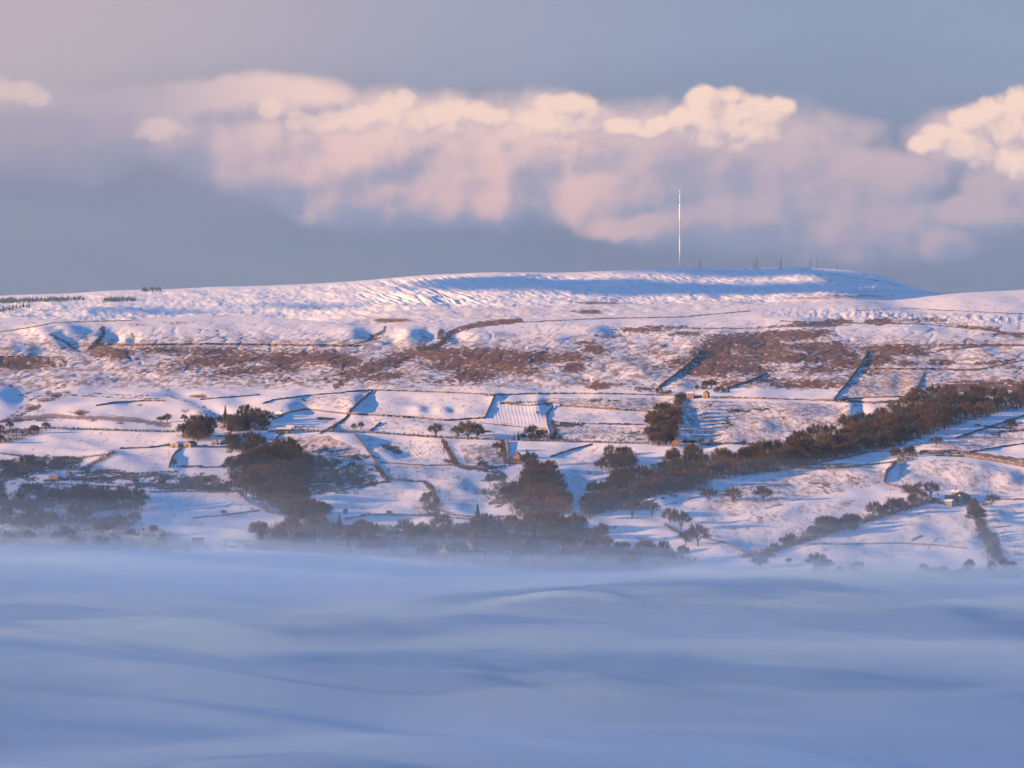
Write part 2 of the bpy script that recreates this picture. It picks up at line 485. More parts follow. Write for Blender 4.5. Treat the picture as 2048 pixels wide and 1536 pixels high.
# sheltered ploughed / raked fields: ridges that run up the slope
RAKED = [(1035, 825, 48, 22, 7.0, 0.25, 0.5), (870, 905, 50, 16, 8.0, 0.9, 0.5), (330, 823, 50, 16, 5.0, 2.2, 0.22), (1060, 915, 1, 1, 6, 0, 0.1),
         (740, 925, 1, 1, 7, 0, .1), (500, 1120, 1, 1, 9, 0, .1)]
for (cx, cy, rx, ry, per, sl, h) in RAKED:
    sel = (np.abs(PX - cx) < rx * 1.2) & (np.abs(GR - cy) < ry * 1.2)
    w = sstep(1.15, 0.85, np.abs(PX[sel] - cx) / rx) * sstep(1.15, 0.85, np.abs(GR[sel] - cy) / ry)
    dz[sel] += h * 0.38 * w * (0.6 + 0.8 * np.clip(fbm(PX[sel] / 30, GR[sel] / 8, 2) + 0.5, 0, 1)) * np.sin(1.5 * fbm(PX[sel] / 40, GR[sel] / 10, 2) + (PX[sel] - sl * (cy - GR[sel]) * -1) / per * 2 * math.pi)
GZ = GZ + dz
PRX, PRY = project(GX, GD, GZ)                   # where each vertex really is in the photograph


def z_at(x, y):
    """terrain height under a world point"""
    U = x / y * F
    for _ in range(2):
        ci = min(max(np.searchsorted(cols, U) - 1, 0), NC - 2)
        f = (U - cols[ci]) / (cols[ci + 1] - cols[ci])
        f = min(max(f, 0), 1)
        za = np.interp(y, GD[:, ci], GZ[:, ci])
        zb = np.interp(y, GD[:, ci + 1], GZ[:, ci + 1])
        z = za * (1 - f) + zb * f
        U = F * x / (y * CP - (z - CAM_Z) * SP)
    return float(z)


def ground(px, py, seg=None):
    """world point of the terrain seen at a photograph pixel; seg 'far' looks only behind the first skyline"""
    ci = min(max(np.searchsorted(cols, px - 1024) - 1, 0), NC - 2)
    f = (px - 1024 - cols[ci]) / (cols[ci + 1] - cols[ci])
    q0 = SEG1 if seg is None else SEG2 + 14
    pr = PRY[q0:, ci] * (1 - f) + PRY[q0:, ci + 1] * f
    dd = GD[q0:, ci] * (1 - f) + GD[q0:, ci + 1] * f
    zz = GZ[q0:, ci] * (1 - f) + GZ[q0:, ci + 1] * f
    below = np.nonzero(pr <= py)[0]
    if len(below) == 0:
        i = int(np.argmin(pr))
        d, z = dd[i], zz[i]
    elif below[0] == 0:
        d, z = dd[0], zz[0]
    else:
        i = below[0]
        g = (py - pr[i - 1]) / (pr[i] - pr[i - 1] - 1e-9)
        d = dd[i - 1] + g * (dd[i] - dd[i - 1])
        z = zz[i - 1] + g * (zz[i] - zz[i - 1])
    x = (px - 1024) / F * (d * CP - (z - CAM_Z) * SP)
    return Vector((float(x), float(d), float(z)))


def scale_at(p):
    return p.y / F                                # metres per photograph pixel

# ground cover, painted where it grows -----------------------------------------
A = {n: np.zeros_like(GZ) for n in ('veg', 'gra', 'drk')}
nzA = fbm(PRX / 26, PRY / 7.0, 4, 0.55)
nzB = fbm(PRX / 9 + 31, PRY / 3.0 + 5, 3, 0.6)


def paint_spot(name, cx, cy, rx, ry, v, tilt=0.0, far_only=False):
    sel = (np.abs(PRX - cx) < rx * 1.9) & (np.abs(PRY - cy) < ry * 1.9 + abs(tilt) * rx * 2)
    if far_only:
        sel &= far
    ux = (PRX[sel] - cx) / rx
    uy = (PRY[sel] - cy - tilt * (PRX[sel] - cx)) / ry
    r = np.sqrt(ux * ux + uy * uy)
    val = v * sstep(1.75, 0.15, r + nzA[sel] * 0.9 + nzB[sel] * 0.35)
    A[name][sel] = np.maximum(A[name][sel], val)


def seg_dist(pts, sel):
    X, Y = PRX[sel], PRY[sel]
    best = np.full(X.shape, 1e9)
    for (x0, y0), (x1, y1) in zip(pts[:-1], pts[1:]):
        dx, dy = x1 - x0, y1 - y0
        t = np.clip(((X - x0) * dx + (Y - y0) * dy) / (dx * dx + dy * dy + 1e-9), 0, 1)
        best = np.minimum(best, np.hypot(X - x0 - t * dx, Y - y0 - t * dy))
    return best


def paint_line(name, pts, w, v, wob=0.5, only=None):
    xs, ys = [p[0] for p in pts], [p[1] for p in pts]
    sel = (PRX > min(xs) - w * 3) & (PRX < max(xs) + w * 3) & (PRY > min(ys) - w * 3) & (PRY < max(ys) + w * 3)
    if only is not None:
        sel &= only
    d = seg_dist(pts, sel) / w
    val = v * sstep(1.7, 0.1, d + (nzA[sel] * 1.5 + nzB[sel]) * wob) * (1.0 if w < 1.6 else 0.9 if name != 'drk' or w < 3.5 else 0.7)
    A[name][sel] = np.maximum(A[name][sel], val)


def in_poly(pts, X, Y):
    ins = np.zeros(X.shape, bool)
    j = len(pts) - 1
    for i in range(len(pts)):
        xi, yi = pts[i]
        xj, yj = pts[j]
        c = ((yi > Y) != (yj > Y)) & (X < (xj - xi) * (Y - yi) / (yj - yi + 1e-9) + xi)
        ins ^= c
        j = i
    return ins


def paint_poly(name, pts, v, mode='max', soft=0.6):
    """fill a polygon; its edge is ragged by noise"""
    xs, ys = [p[0] for p in pts], [p[1] for p in pts]
    sel = (PRX > min(xs) - 14) & (PRX < max(xs) + 14) & (PRY > min(ys) - 8) & (PRY < max(ys) + 8)
    X = PRX[sel] + nzA[sel] * 14 * soft + nzB[sel] * 5 * soft
    Y = PRY[sel] + nzB[sel] * 5 * soft + nzA[sel] * 4 * soft
    ins = in_poly(pts, X, Y)
    a = A[name][sel]
    if mode == 'max':
        a = np.where(ins, np.maximum(a, v), a)
    elif mode == 'set':
        a = np.where(ins, v, a)
    A[name][sel] = a


# thin snow over rough grazing: straw-coloured speckle
A['gra'] += np.where(front, 0.10, 0.08)
A['gra'] += np.where(front, 0.42 * sstep(790, 770, PRY) * (0.85 + nzA * 1.2) * (1 - 0.5 * sstep(690, 655, PRY)), 0)
A['gra'] += np.where(mid, 0.26 + 0.3 * nzA, 0)
A['gra'] += np.where(fr, 0.16 + 0.25 * nzA, 0)
# heather
for s in [(40, 726, 74, 13, .86), (110, 718, 30, 8, .5), (200, 700, 26, 14, .8), (236, 706, 40, 12, .75), (330, 700, 90, 7, .6), (420, 705, 110, 10, .66),
          (450, 720, 120, 12, .74, -0.06), (380, 735, 90, 7, .5, -.1), (500, 740, 110, 10, .62, -.1), (570, 722, 40, 20, .86), (300, 742, 70, 7, .42, -.12),
          (640, 715, 70, 14, .74), (690, 722, 34, 12, .85), (560, 760, 50, 8, .45), (460, 755, 80, 6, .46, -.1), (250, 755, 80, 6, .35, -.14),
          (650, 760, 40, 6, .5), (700, 745, 50, 10, .6), (745, 735, 44, 12, .9, -.3), (800, 716, 50, 12, .95, -.3), (770, 752, 50, 7, .75, -.1),
          (880, 708, 60, 9, .96), (960, 712, 110, 13, 1.0), (930, 730, 90, 10, .82), (1010, 728, 60, 14, .9), (1060, 716, 60, 12, .82),
          (950, 750, 46, 14, .8), (890, 762, 70, 8, .46), (1050, 745, 60, 8, .55), (1130, 716, 50, 10, .74), (1145, 735, 24, 9, .8),
          (1190, 698, 26, 9, .78), (1175, 686, 30, 4, .6), (1220, 672, 50, 4, .5), (1280, 660, 60, 6, .66), (1330, 655, 60, 4, .6), (1370, 667, 40, 5, .66),
          (1250, 716, 60, 8, .4), (1320, 706, 50, 5, .5), (1330, 735, 50, 6, .5), (1360, 722, 30, 8, .66), (1180, 760, 50, 5, .4), (1200, 772, 24, 7, .8),
          (1290, 778, 24, 6, .6), (1240, 770, 60, 4, .4),
          (1430, 700, 50, 20, 1.0, -.2), (1450, 725, 60, 22, 1.0), (1415, 742, 50, 10, .95), (1475, 682, 66, 14, .95), (1530, 700, 60, 16, .96),
          (1560, 672, 80, 10, .97), (1620, 668, 44, 8, .9), (1640, 694, 60, 9, .84), (1580, 716, 100, 9, .92), (1670, 708, 50, 13, .86), (1500, 740, 60, 9, .7),
          (1690, 726, 44, 10, .78), (1640, 740, 70, 9, .6), (1620, 768, 90, 9, .7), (1540, 760, 60, 7, .5), (1460, 765, 50, 7, .6), (1700, 752, 30, 5, .4),
          (1790, 700, 66, 10, 1.0), (1760, 716, 30, 10, .9), (1830, 706, 30, 7, .8), (1740, 730, 30, 6, .6), (1810, 727, 30, 6, .66), (1885, 724, 30, 6, .7),
          (1740, 745, 20, 7, .5), (1850, 690, 40, 3, .55), (1940, 690, 110, 3, .6), (1960, 775, 90, 8, .95), (2020, 772, 60, 9, .85), (1930, 764, 40, 4, .6),
          (1990, 724, 50, 4, .6, -.1), (2030, 735, 40, 4, .5), (1640, 648, 60, 5, .7), (1680, 643, 30, 5, .8), (1590, 652, 60, 3, .6), (1760, 643, 30, 6, .75),
          (1800, 641, 40, 5, .5), (1860, 640, 60, 5, .5), (1900, 648, 50, 4, .45), (1960, 655, 50, 4, .6), (1930, 630, 40, 3, .4), (2020, 668, 50, 4, .6),
          (1180, 623, 26, 4, .8), (1150, 622, 26, 2.5, .5), (1200, 606, 60, 2.5, .6), (1060, 618, 30, 2, .4), (780, 641, 40, 4, .7), (1290, 612, 30, 2, .3),
          (1000, 620, 20, 2, .4), (180, 640, 20, 2, .4), (360, 645, 50, 4, .4), (420, 660, 40, 3, .4), (280, 650, 40, 3, .4), (490, 678, 30, 3, .4)]:
    paint_spot('veg', s[0], s[1], s[2] * 1.12, s[3] * 1.25, min(1.0, s[4] * 1.12), *(s[5:6]))
for s in [(1700, 592, 90, 4, .55), (1620, 596, 90, 4, .5), (1450, 606, 120, 5, .35), (1500, 600, 60, 4, .4), (1350, 606, 80, 4, .3)]:
    paint_spot('veg', *s)
# streams, banks and sunken tracks
for name, pts, w, v in [
    ('veg', [(1040, 641), (960, 648), (905, 663), (880, 690), (830, 706), (760, 722), (700, 755), (672, 772)], 6, 1.0),
    ('drk', [(770, 655), (768, 664), (745, 672), (738, 680)], 5, .9), ('veg', [(760, 676), (700, 690), (640, 692)], 3, .8),
    ('drk', [(205, 656), (207, 668), (196, 682), (176, 700)], 7, 1.0), ('drk', [(100, 668), (130, 684), (160, 704)], 3.5, .9),
    ('drk', [(884, 662), (880, 674), (888, 684), (870, 694), (840, 696)], 9, 1.0), ('drk', [(262, 668), (268, 676)], 4, .9),
    ('veg', [(150, 760), (110, 768), (60, 785), (40, 790)], 3, .6), ('veg', [(0, 664), (60, 655), (110, 645), (280, 640)], 1.5, .7),
    ('veg', [(0, 714), (100, 715)], 2, .8), ('veg', [(210, 690), (420, 688), (600, 690), (720, 692)], 2.5, .9),
    ('drk', [(0, 760), (30, 778), (60, 800)], 2.5, .6), ('drk', [(130, 770), (60, 800), (20, 835)], 4, .7),
    ('drk', [(140, 782), (120, 792), (96, 800)], 7, .75), ('drk', [(80, 808), (40, 830), (0, 845)], 5, .8),
    ('gra', [(0, 842), (100, 832), (250, 838), (340, 850)], 6, .8),
    ('drk', [(330, 790), (400, 810), (430, 830), (440, 850)], 4, .6), ('veg', [(140, 790), (230, 795), (320, 798)], 2.5, .6),
    ('veg', [(155, 786), (240, 790), (300, 792)], 5, .5),
    ('veg', [(1560, 606), (1620, 604)], 2, .5), ('veg', [(900, 661), (1030, 645), (1200, 637), (1360, 634), (1500, 622)], 1.6, .8),
    ('veg', [(1290, 652), (1400, 657), (1520, 656), (1600, 650)], 2.0, .7), ('veg', [(1560, 642), (1700, 646), (1850, 648), (2048, 668)], 1.8, .75),
    ('veg', [(1800, 616), (1900, 621), (2048, 628)], 1.3, .7), ('veg', [(1700, 622), (1780, 618)], 1.2, .6),
    ('veg', [(1880, 700), (1960, 692), (2048, 690)], 2.2, .9), ('veg', [(1910, 742), (1970, 737), (2048, 720)], 2.2, .8),
    ('veg', [(1730, 738), (1860, 738), (1960, 740)], 2.0, .85), ('veg', [(1920, 652), (1980, 658), (2048, 676)], 4, .8),
    ('drk', [(1700, 808), (1722, 812), (1716, 830), (1706, 845)], 5, .5), ('drk', [(1706, 812), (1725, 810)], 5, .7),
    ('veg', [(1650, 800), (1750, 805), (1830, 797)], 3.0, .9),
    ('drk', [(450, 840), (470, 860), (500, 880), (480, 900)], 12, .6),
    ('veg', [(1090, 800), (1100, 812), (1095, 840), (1104, 876)], 4, .5), ('veg', [(1990, 865), (2048, 858)], 3, .7), ('veg', [(1950, 850), (2048, 862)], 3, .7),
    ('drk', [(960, 925), (990, 945), (1020, 975), (1040, 1000)], 14, .85), ('drk', [(900, 890), (912, 905), (925, 925)], 6, .5),
    ('veg', [(890, 920), (930, 935), (975, 940)], 6, .8),
    ('drk', [(660, 868), (640, 895), (625, 905)], 14, .45), ('drk', [(470, 870), (460, 900)], 10, .8),
    ('veg', [(1490, 905), (1530, 900)], 3, .4), ('veg', [(1840, 905), (1900, 900), (2048, 920)], 3.5, .9),
    ('drk', [(1800, 905), (1830, 912), (1850, 902)], 5, .7), ('veg', [(1860, 902), (1960, 908), (2048, 928)], 4, .85),
]:
    paint_line(name, pts, w, v)
# rough, half-covered ground among the fields
for s in [(160, 826, 22, 7, .8), (130, 835, 12, 4, .6), (186, 840, 14, 4, .7), (65, 816, 20, 9, .75), (85, 800, 14, 8, .6), (240, 846, 10, 3, .7), (110, 792, 24, 7, .8),
          (40, 838, 40, 4, .6), (90, 840, 40, 4, .5), (210, 838, 10, 2, .5), (280, 810, 8, 2, .7), (275, 819, 6, 1.6, .6), (225, 831, 5, 1.6, .6), (236, 826, 4, 1.4, .5),
          (395, 792, 18, 5, .8), (336, 780, 12, 4, .6), (372, 822, 14, 4, .6), (400, 825, 16, 10, .5), (600, 870, 60, 8, .35), (370, 870, 1, 1, .3)]:
    paint_spot('gra', *s)
    paint_spot('drk', s[0] + 1, s[1] + 1, s[2] * .55, s[3] * .6, s[4] * .8)
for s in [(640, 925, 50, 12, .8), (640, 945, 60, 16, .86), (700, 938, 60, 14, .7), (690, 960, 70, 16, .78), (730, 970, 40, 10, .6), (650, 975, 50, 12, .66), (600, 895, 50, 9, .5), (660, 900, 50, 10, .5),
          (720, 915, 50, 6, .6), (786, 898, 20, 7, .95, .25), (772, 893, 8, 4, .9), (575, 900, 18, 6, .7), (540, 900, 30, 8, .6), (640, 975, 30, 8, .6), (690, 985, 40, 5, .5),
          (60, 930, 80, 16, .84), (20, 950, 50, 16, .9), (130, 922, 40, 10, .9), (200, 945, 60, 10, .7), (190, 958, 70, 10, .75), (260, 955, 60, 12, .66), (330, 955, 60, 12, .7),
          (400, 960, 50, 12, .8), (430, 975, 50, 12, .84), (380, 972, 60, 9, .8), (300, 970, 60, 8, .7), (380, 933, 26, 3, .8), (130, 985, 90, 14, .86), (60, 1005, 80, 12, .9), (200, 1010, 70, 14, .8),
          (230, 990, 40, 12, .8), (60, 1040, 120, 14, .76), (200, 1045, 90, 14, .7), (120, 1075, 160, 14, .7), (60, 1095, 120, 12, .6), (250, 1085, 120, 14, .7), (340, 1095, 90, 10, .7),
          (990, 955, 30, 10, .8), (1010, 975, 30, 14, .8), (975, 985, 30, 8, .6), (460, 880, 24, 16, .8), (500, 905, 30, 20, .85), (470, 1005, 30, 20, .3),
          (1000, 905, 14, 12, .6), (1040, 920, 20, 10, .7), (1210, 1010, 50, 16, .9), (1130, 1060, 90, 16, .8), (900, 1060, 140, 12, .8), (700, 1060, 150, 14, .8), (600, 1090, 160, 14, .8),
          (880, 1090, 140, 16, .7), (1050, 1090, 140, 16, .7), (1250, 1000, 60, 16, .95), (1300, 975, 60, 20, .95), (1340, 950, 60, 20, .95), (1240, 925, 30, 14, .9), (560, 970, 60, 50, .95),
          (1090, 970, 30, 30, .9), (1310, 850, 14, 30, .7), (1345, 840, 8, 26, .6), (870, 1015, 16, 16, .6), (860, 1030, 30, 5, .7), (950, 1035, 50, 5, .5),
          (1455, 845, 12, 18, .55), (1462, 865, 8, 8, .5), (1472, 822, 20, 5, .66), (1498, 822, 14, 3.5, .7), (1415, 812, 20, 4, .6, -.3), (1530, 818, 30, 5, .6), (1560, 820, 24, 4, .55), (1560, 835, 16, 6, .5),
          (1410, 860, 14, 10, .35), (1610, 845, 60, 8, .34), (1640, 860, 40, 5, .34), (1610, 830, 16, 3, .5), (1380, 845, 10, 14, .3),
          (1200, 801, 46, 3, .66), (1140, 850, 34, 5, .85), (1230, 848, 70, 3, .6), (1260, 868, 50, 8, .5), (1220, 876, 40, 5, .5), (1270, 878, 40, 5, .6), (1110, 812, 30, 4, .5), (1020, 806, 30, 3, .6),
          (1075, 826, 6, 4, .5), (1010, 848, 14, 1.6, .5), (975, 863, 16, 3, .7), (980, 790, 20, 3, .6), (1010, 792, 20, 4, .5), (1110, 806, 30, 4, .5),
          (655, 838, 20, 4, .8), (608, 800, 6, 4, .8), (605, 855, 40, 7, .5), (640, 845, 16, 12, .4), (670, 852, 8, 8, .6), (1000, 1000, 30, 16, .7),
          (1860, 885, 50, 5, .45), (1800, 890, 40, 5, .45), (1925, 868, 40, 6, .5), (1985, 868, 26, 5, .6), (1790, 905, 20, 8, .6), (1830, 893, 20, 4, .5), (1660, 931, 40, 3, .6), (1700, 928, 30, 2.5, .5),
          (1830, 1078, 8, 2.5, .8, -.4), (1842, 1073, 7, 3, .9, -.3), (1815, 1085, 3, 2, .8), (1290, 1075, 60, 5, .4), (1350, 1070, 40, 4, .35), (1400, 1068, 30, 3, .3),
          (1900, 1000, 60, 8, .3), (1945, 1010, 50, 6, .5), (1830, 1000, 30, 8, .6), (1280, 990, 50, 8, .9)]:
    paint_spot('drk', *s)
# every field is grazed differently: more or less grass shows through
for pts, v in [([(705, 826), (750, 786), (985, 794), (968, 834), (850, 836)], .16), ([(560, 815), (620, 794), (740, 784), (700, 822), (640, 812)], .26), ([(670, 860), (700, 832), (960, 842), (930, 872), (740, 862)], .22),
               ([(1105, 842), (1125, 816), (1300, 828), (1290, 846)], .20), ([(1110, 876), (1110, 852), (1290, 854), (1290, 882)], .32), ([(1000, 804), (1110, 796), (1350, 796), (1340, 822), (1120, 808)], .36),
               ([(1350, 885), (1370, 800), (1650, 806), (1700, 812), (1700, 850), (1560, 890)], .34), ([(1730, 850), (1740, 810), (1830, 808), (1840, 830)], .2), ([(1680, 798), (1735, 742), (1850, 742), (1825, 792)], .38),
               ([(0, 900), (100, 862), (350, 868), (345, 890), (200, 905)], .14), ([(240, 940), (250, 900), (350, 898), (335, 938)], .16), ([(290, 1035), (300, 990), (470, 988), (560, 1030), (400, 1060)], .18),
               ([(640, 1010), (690, 984), (860, 970), (870, 1010), (800, 1028)], .2), ([(780, 960), (765, 930), (905, 934), (1010, 1010), (880, 1020), (870, 970)], .24), ([(720, 875), (880, 882), (905, 928), (760, 922)], .22),
               ([(920, 890), (1005, 888), (1010, 930), (930, 928)], .4), ([(1120, 920), (1200, 892), (1210, 950), (1150, 1010), (1130, 960)], .2), ([(1410, 985), (1600, 942), (1770, 932), (1765, 968), (1600, 1000), (1400, 1050)], .3),
               ([(1400, 1060), (1600, 1010), (1800, 990), (1780, 1010), (1540, 1095), (1420, 1100)], .24), ([(1580, 1100), (1860, 1010), (1930, 1020), (1960, 1100), (1700, 1120)], .2), ([(1790, 970), (1800, 928), (1900, 918), (2048, 940), (2048, 990), (1900, 985)], .28),
               ([(1990, 1130), (1980, 1020), (2048, 1005), (2048, 1130)], .22), ([(1850, 895), (1930, 870), (2048, 840), (2048, 880), (1940, 902)], .34), ([(470, 880), (660, 872), (720, 900), (750, 960), (640, 990)], .4)]:
    paint_poly('gra', pts, v + 0.13)
# open fields scraped to almost nothing by tractors and sheep: short dark marks
marks = random.Random(11)


def scratch(n, x0, x1, y0, y1, ang, ln, w=0.9, v=.62):
    for _ in range(n):
        x, y = marks.uniform(x0, x1), marks.uniform(y0, y1)
        a = RAD(ang + marks.uniform(-14, 14))
        l = ln * marks.uniform(.4, 1.2)
        pts = [(x, y)]
        for _k in range(3):
            a += marks.uniform(-.2, .2)
            pts.append((pts[-1][0] + math.cos(a) * l / 3, pts[-1][1] - math.sin(a) * l / 3))
        for off in (0, 4.5):
            paint_line('veg', [(p[0] + off, p[1]) for p in pts], w, v, 0.35)


scratch(26, 1330, 1530, 950, 1040, 50, 15)
scratch(12, 1495, 1545, 1015, 1055, 60, 14)
scratch(14, 1610, 1650, 960, 985, -35, 12, 1.0, .72)
scratch(18, 1500, 1780, 950, 985, 45, 9, .8)
scratch(16, 1560, 1760, 1000, 1036, 28, 18, .7, .5)
scratch(5, 1690, 1712, 948, 966, -65, 14, 1.2, .8)
scratch(3, 1700, 1800, 1045, 1060, 30, 24, .8, .5)
for pts, w, v in [([(1500, 1025), (1560, 1010), (1640, 1004), (1730, 1000)], 1.4, .5), ([(1330, 1010), (1420, 988), (1500, 975), (1600, 966)], 1.1, .6),
                  ([(1856, 1098), (1866, 1086), (1878, 1074)], 1.2, .7), ([(1862, 1098), (1872, 1086), (1882, 1076)], 1.0, .6),
                  ([(1350, 995), (1470, 985), (1560, 986)], 1.0, .5), ([(1310, 1012), (1400, 1000)], 1.0, .6),
                  ([(84, 896), (96, 880), (106, 868)], 2.0, .32), ([(216, 898), (232, 885), (240, 878)], 2.0, .32),
                  ([(290, 800), (310, 812), (320, 826)], 1.0, .4)]:
    paint_line('veg', pts, w, v, 0.25)
for pts in [[(1590, 800), (1620, 790), (1655, 800)]]:
    paint_line('veg', pts, 1.0, .4)
# far moor: cuttings and stream lines on the blue flank
for pts, w, v in [([(1600, 590), (1700, 584), (1800, 582), (1880, 588)], 2.2, .45), ([(1500, 575), (1580, 582), (1700, 586)], 1.6, .4), ([(1640, 548), (1646, 556), (1664, 564)], 1.0, .8),
                  ([(1660, 547), (1690, 553), (1720, 558)], 0.9, .6), ([(1720, 556), (1760, 562), (1800, 572)], 1.0, .6), ([(1530, 548), (1600, 556)], .8, .4)]:
    paint_line('drk', pts, w, v, 0.6, only=fr)
for k_ in range(60):
    x, y = marks.uniform(1240, 1760), marks.uniform(550, 590)
    paint_line('drk', [(x, y), (x + marks.uniform(14, 40), y + marks.uniform(2, 7))], .7, marks.uniform(.2, .5), 0.5, only=fr)
for s in [(640, 616, 8, 2, .8), (100, 600, 60, 5, .6), (230, 598, 40, 5, .5), (80, 621, 30, 2, .5), (50, 632, 40, 2.5, .5), (20, 600, 30, 6, .8), (420, 632, 30, 2, .4)]:
    paint_spot('drk', *s, far_only=True)

A['drk'] = np.minimum(A['drk'], 0.70 + 0.25 * nzB)
A['veg'] = np.minimum(A['veg'], 0.74 + 0.45 * nzB + 0.3 * nzA)
verts = np.stack([GX, GD, GZ], -1).reshape(-1, 3).astype(np.float32)
ii = (np.arange(NR - 1)[:, None] * NC + np.arange(NC - 1)[None, :]).ravel()
faces = np.stack([ii, ii + 1, ii + NC + 1, ii + NC], -1).astype(np.int32)


def fast_mesh(name, v, quads):
    me = bpy.data.meshes.new(name)
    n = len(quads)
    k = quads.shape[1]
    me.vertices.add(len(v))
    me.vertices.foreach_set('co', np.asarray(v, np.float32).ravel())
    me.loops.add(n * k)
    me.loops.foreach_set('vertex_index', np.asarray(quads, np.int32).ravel())
    me.polygons.add(n)
    me.polygons.foreach_set('loop_start', np.arange(0, n * k, k, dtype=np.int32))
    me.polygons.foreach_set('loop_total', np.full(n, k, dtype=np.int32))
    me.update(calc_edges=True)
    return me


def new_mat(name):
    m = bpy.data.materials.new(name)
    m.use_nodes = True
    m.node_tree.nodes.clear()
    return m, NT(m.node_tree)


def ground_material():
    m, k = new_mat('snow_over_moorland')
    out = k.node('ShaderNodeOutputMaterial')
    bs = k.node('ShaderNodeBsdfPrincipled')
    k.L.new(bs.outputs[0], out.inputs[0])
    bs.inputs['Roughness'].default_value = 0.85
    bs.inputs['Specular IOR Level'].default_value = 0.08
    pos = k.node('ShaderNodeNewGeometry').outputs['Position']
    at = {n: k.node('ShaderNodeAttribute', attribute_name=n).outputs['Fac'] for n in ('veg', 'gra', 'drk')}
    p = k.vm('MULTIPLY', pos, (1.0, 0.24, 0.6))
    n1 = k.noise(p, 0.16, 6.0, 0.66)          # clumps a few metres across
    n2 = k.noise(p, 0.7, 3.0, 0.65)
    n3 = k.noise(k.vm('MULTIPLY', pos, (1, 0.4, 1)), 0.02, 4.0, 0.6)
    nn = k.m('ADD', k.m('MULTIPLY', n1, 0.72), k.m('MULTIPLY', n2, 0.28))
    nw = k.m('ADD', k.m('MULTIPLY', k.mapr(n1, 0.30, 0.70, smooth=False), 0.62), k.m('MULTIPLY', k.mapr(n2, 0.30, 0.70, smooth=False), 0.38))
    th = lambda a, soft: k.mapr(k.m('SUBTRACT', k.m('MULTIPLY', a, 1.12), k.m('ADD', k.m('MULTIPLY', nw, 0.9), 0.08)), -soft, soft)
    hv, hg, hd = th(at['veg'], 0.11), th(at['gra'], 0.2), th(at['drk'], 0.14)
    snow = k.mix(n3, (0.80, 0.82, 0.86), (0.88, 0.88, 0.90))
    straw = k.mix(n2, (0.19, 0.105, 0.085), (0.34, 0.225, 0.19))
    heather = k.mix(n2, (0.085, 0.036, 0.030), (0.20, 0.095, 0.075))
    heather = k.mix(k.mapr(n3, 0.45, 0.7), heather, (0.20, 0.11, 0.06))
    dark = k.mix(n2, (0.020, 0.030, 0.028), (0.075, 0.055, 0.045))
    c = k.mix(k.m('MULTIPLY', hg, 0.85), snow, straw)
    c = k.mix(k.m('MULTIPLY', hv, 0.96), c, heather)
    c = k.mix(k.m('MULTIPLY', hd, 0.95), c, dark)
    k.L.new(c, bs.inputs['Base Color'])
    bh = k.noise(k.vm('MULTIPLY', pos, (1, 0.5, 1)), 0.11, 6.0, 0.62)
    bsum = k.m('ADD', bh, k.m('MULTIPLY', k.m('ADD', hv, hd), 0.25))
    bp = k.node('ShaderNodeBump', {'Height': bsum, 'Distance': 0.6, 'Strength': 0.4})
    k.L.new(bp.outputs[0], bs.inputs['Normal'])
    return m


me = fast_mesh('snowy_hills', verts, faces)
me.polygons.foreach_set('use_smooth', np.ones(len(faces), bool))
for n_, a_ in A.items():
    at_ = me.attributes.new(n_, 'FLOAT', 'POINT')
    at_.data.foreach_set('value', np.clip(a_, 0, 1).astype(np.float32).ravel())
hills = bpy.data.objects.new('snowy_hills', me)
COL.objects.link(hills)
hills['kind'] = 'structure'
me.materials.append(ground_material())

# ----------------------------------------------------------------------------
# haze and valley fog
# ----------------------------------------------------------------------------


def volume_mat(name, color, density, aniso):
    m, k = new_mat(name)
    out = k.node('ShaderNodeOutputMaterial')
    v = k.node('ShaderNodeVolumePrincipled')
    v.inputs['Color'].default_value = tuple(color) + (1,)
    v.inputs['Density'].default_value = density
    v.inputs['Anisotropy'].default_value = aniso
    k.L.new(v.outputs[0], out.inputs['Volume'])
    return m


def box_mesh(name, x0, x1, y0, y1, z0, z1):
    me = bpy.data.meshes.new(name)
    v = [(x, y, z) for z in (z0, z1) for y in (y0, y1) for x in (x0, x1)]
    f = [(0, 2, 3, 1), (4, 5, 7, 6), (0, 1, 5, 4), (2, 6, 7, 3), (0, 4, 6, 2), (1, 3, 7, 5)]
    me.from_pydata(v, [], f)
    return me


hz = bpy.data.objects.new('haze', box_mesh('haze', -16000, 16000, -600, 18500, -420, 900))
COL.objects.link(hz)
hz['kind'] = 'stuff'
hz.data.materials.append(volume_mat('thin_blue_air', (0.40, 0.66, 0.95), HAZE, 0.0))


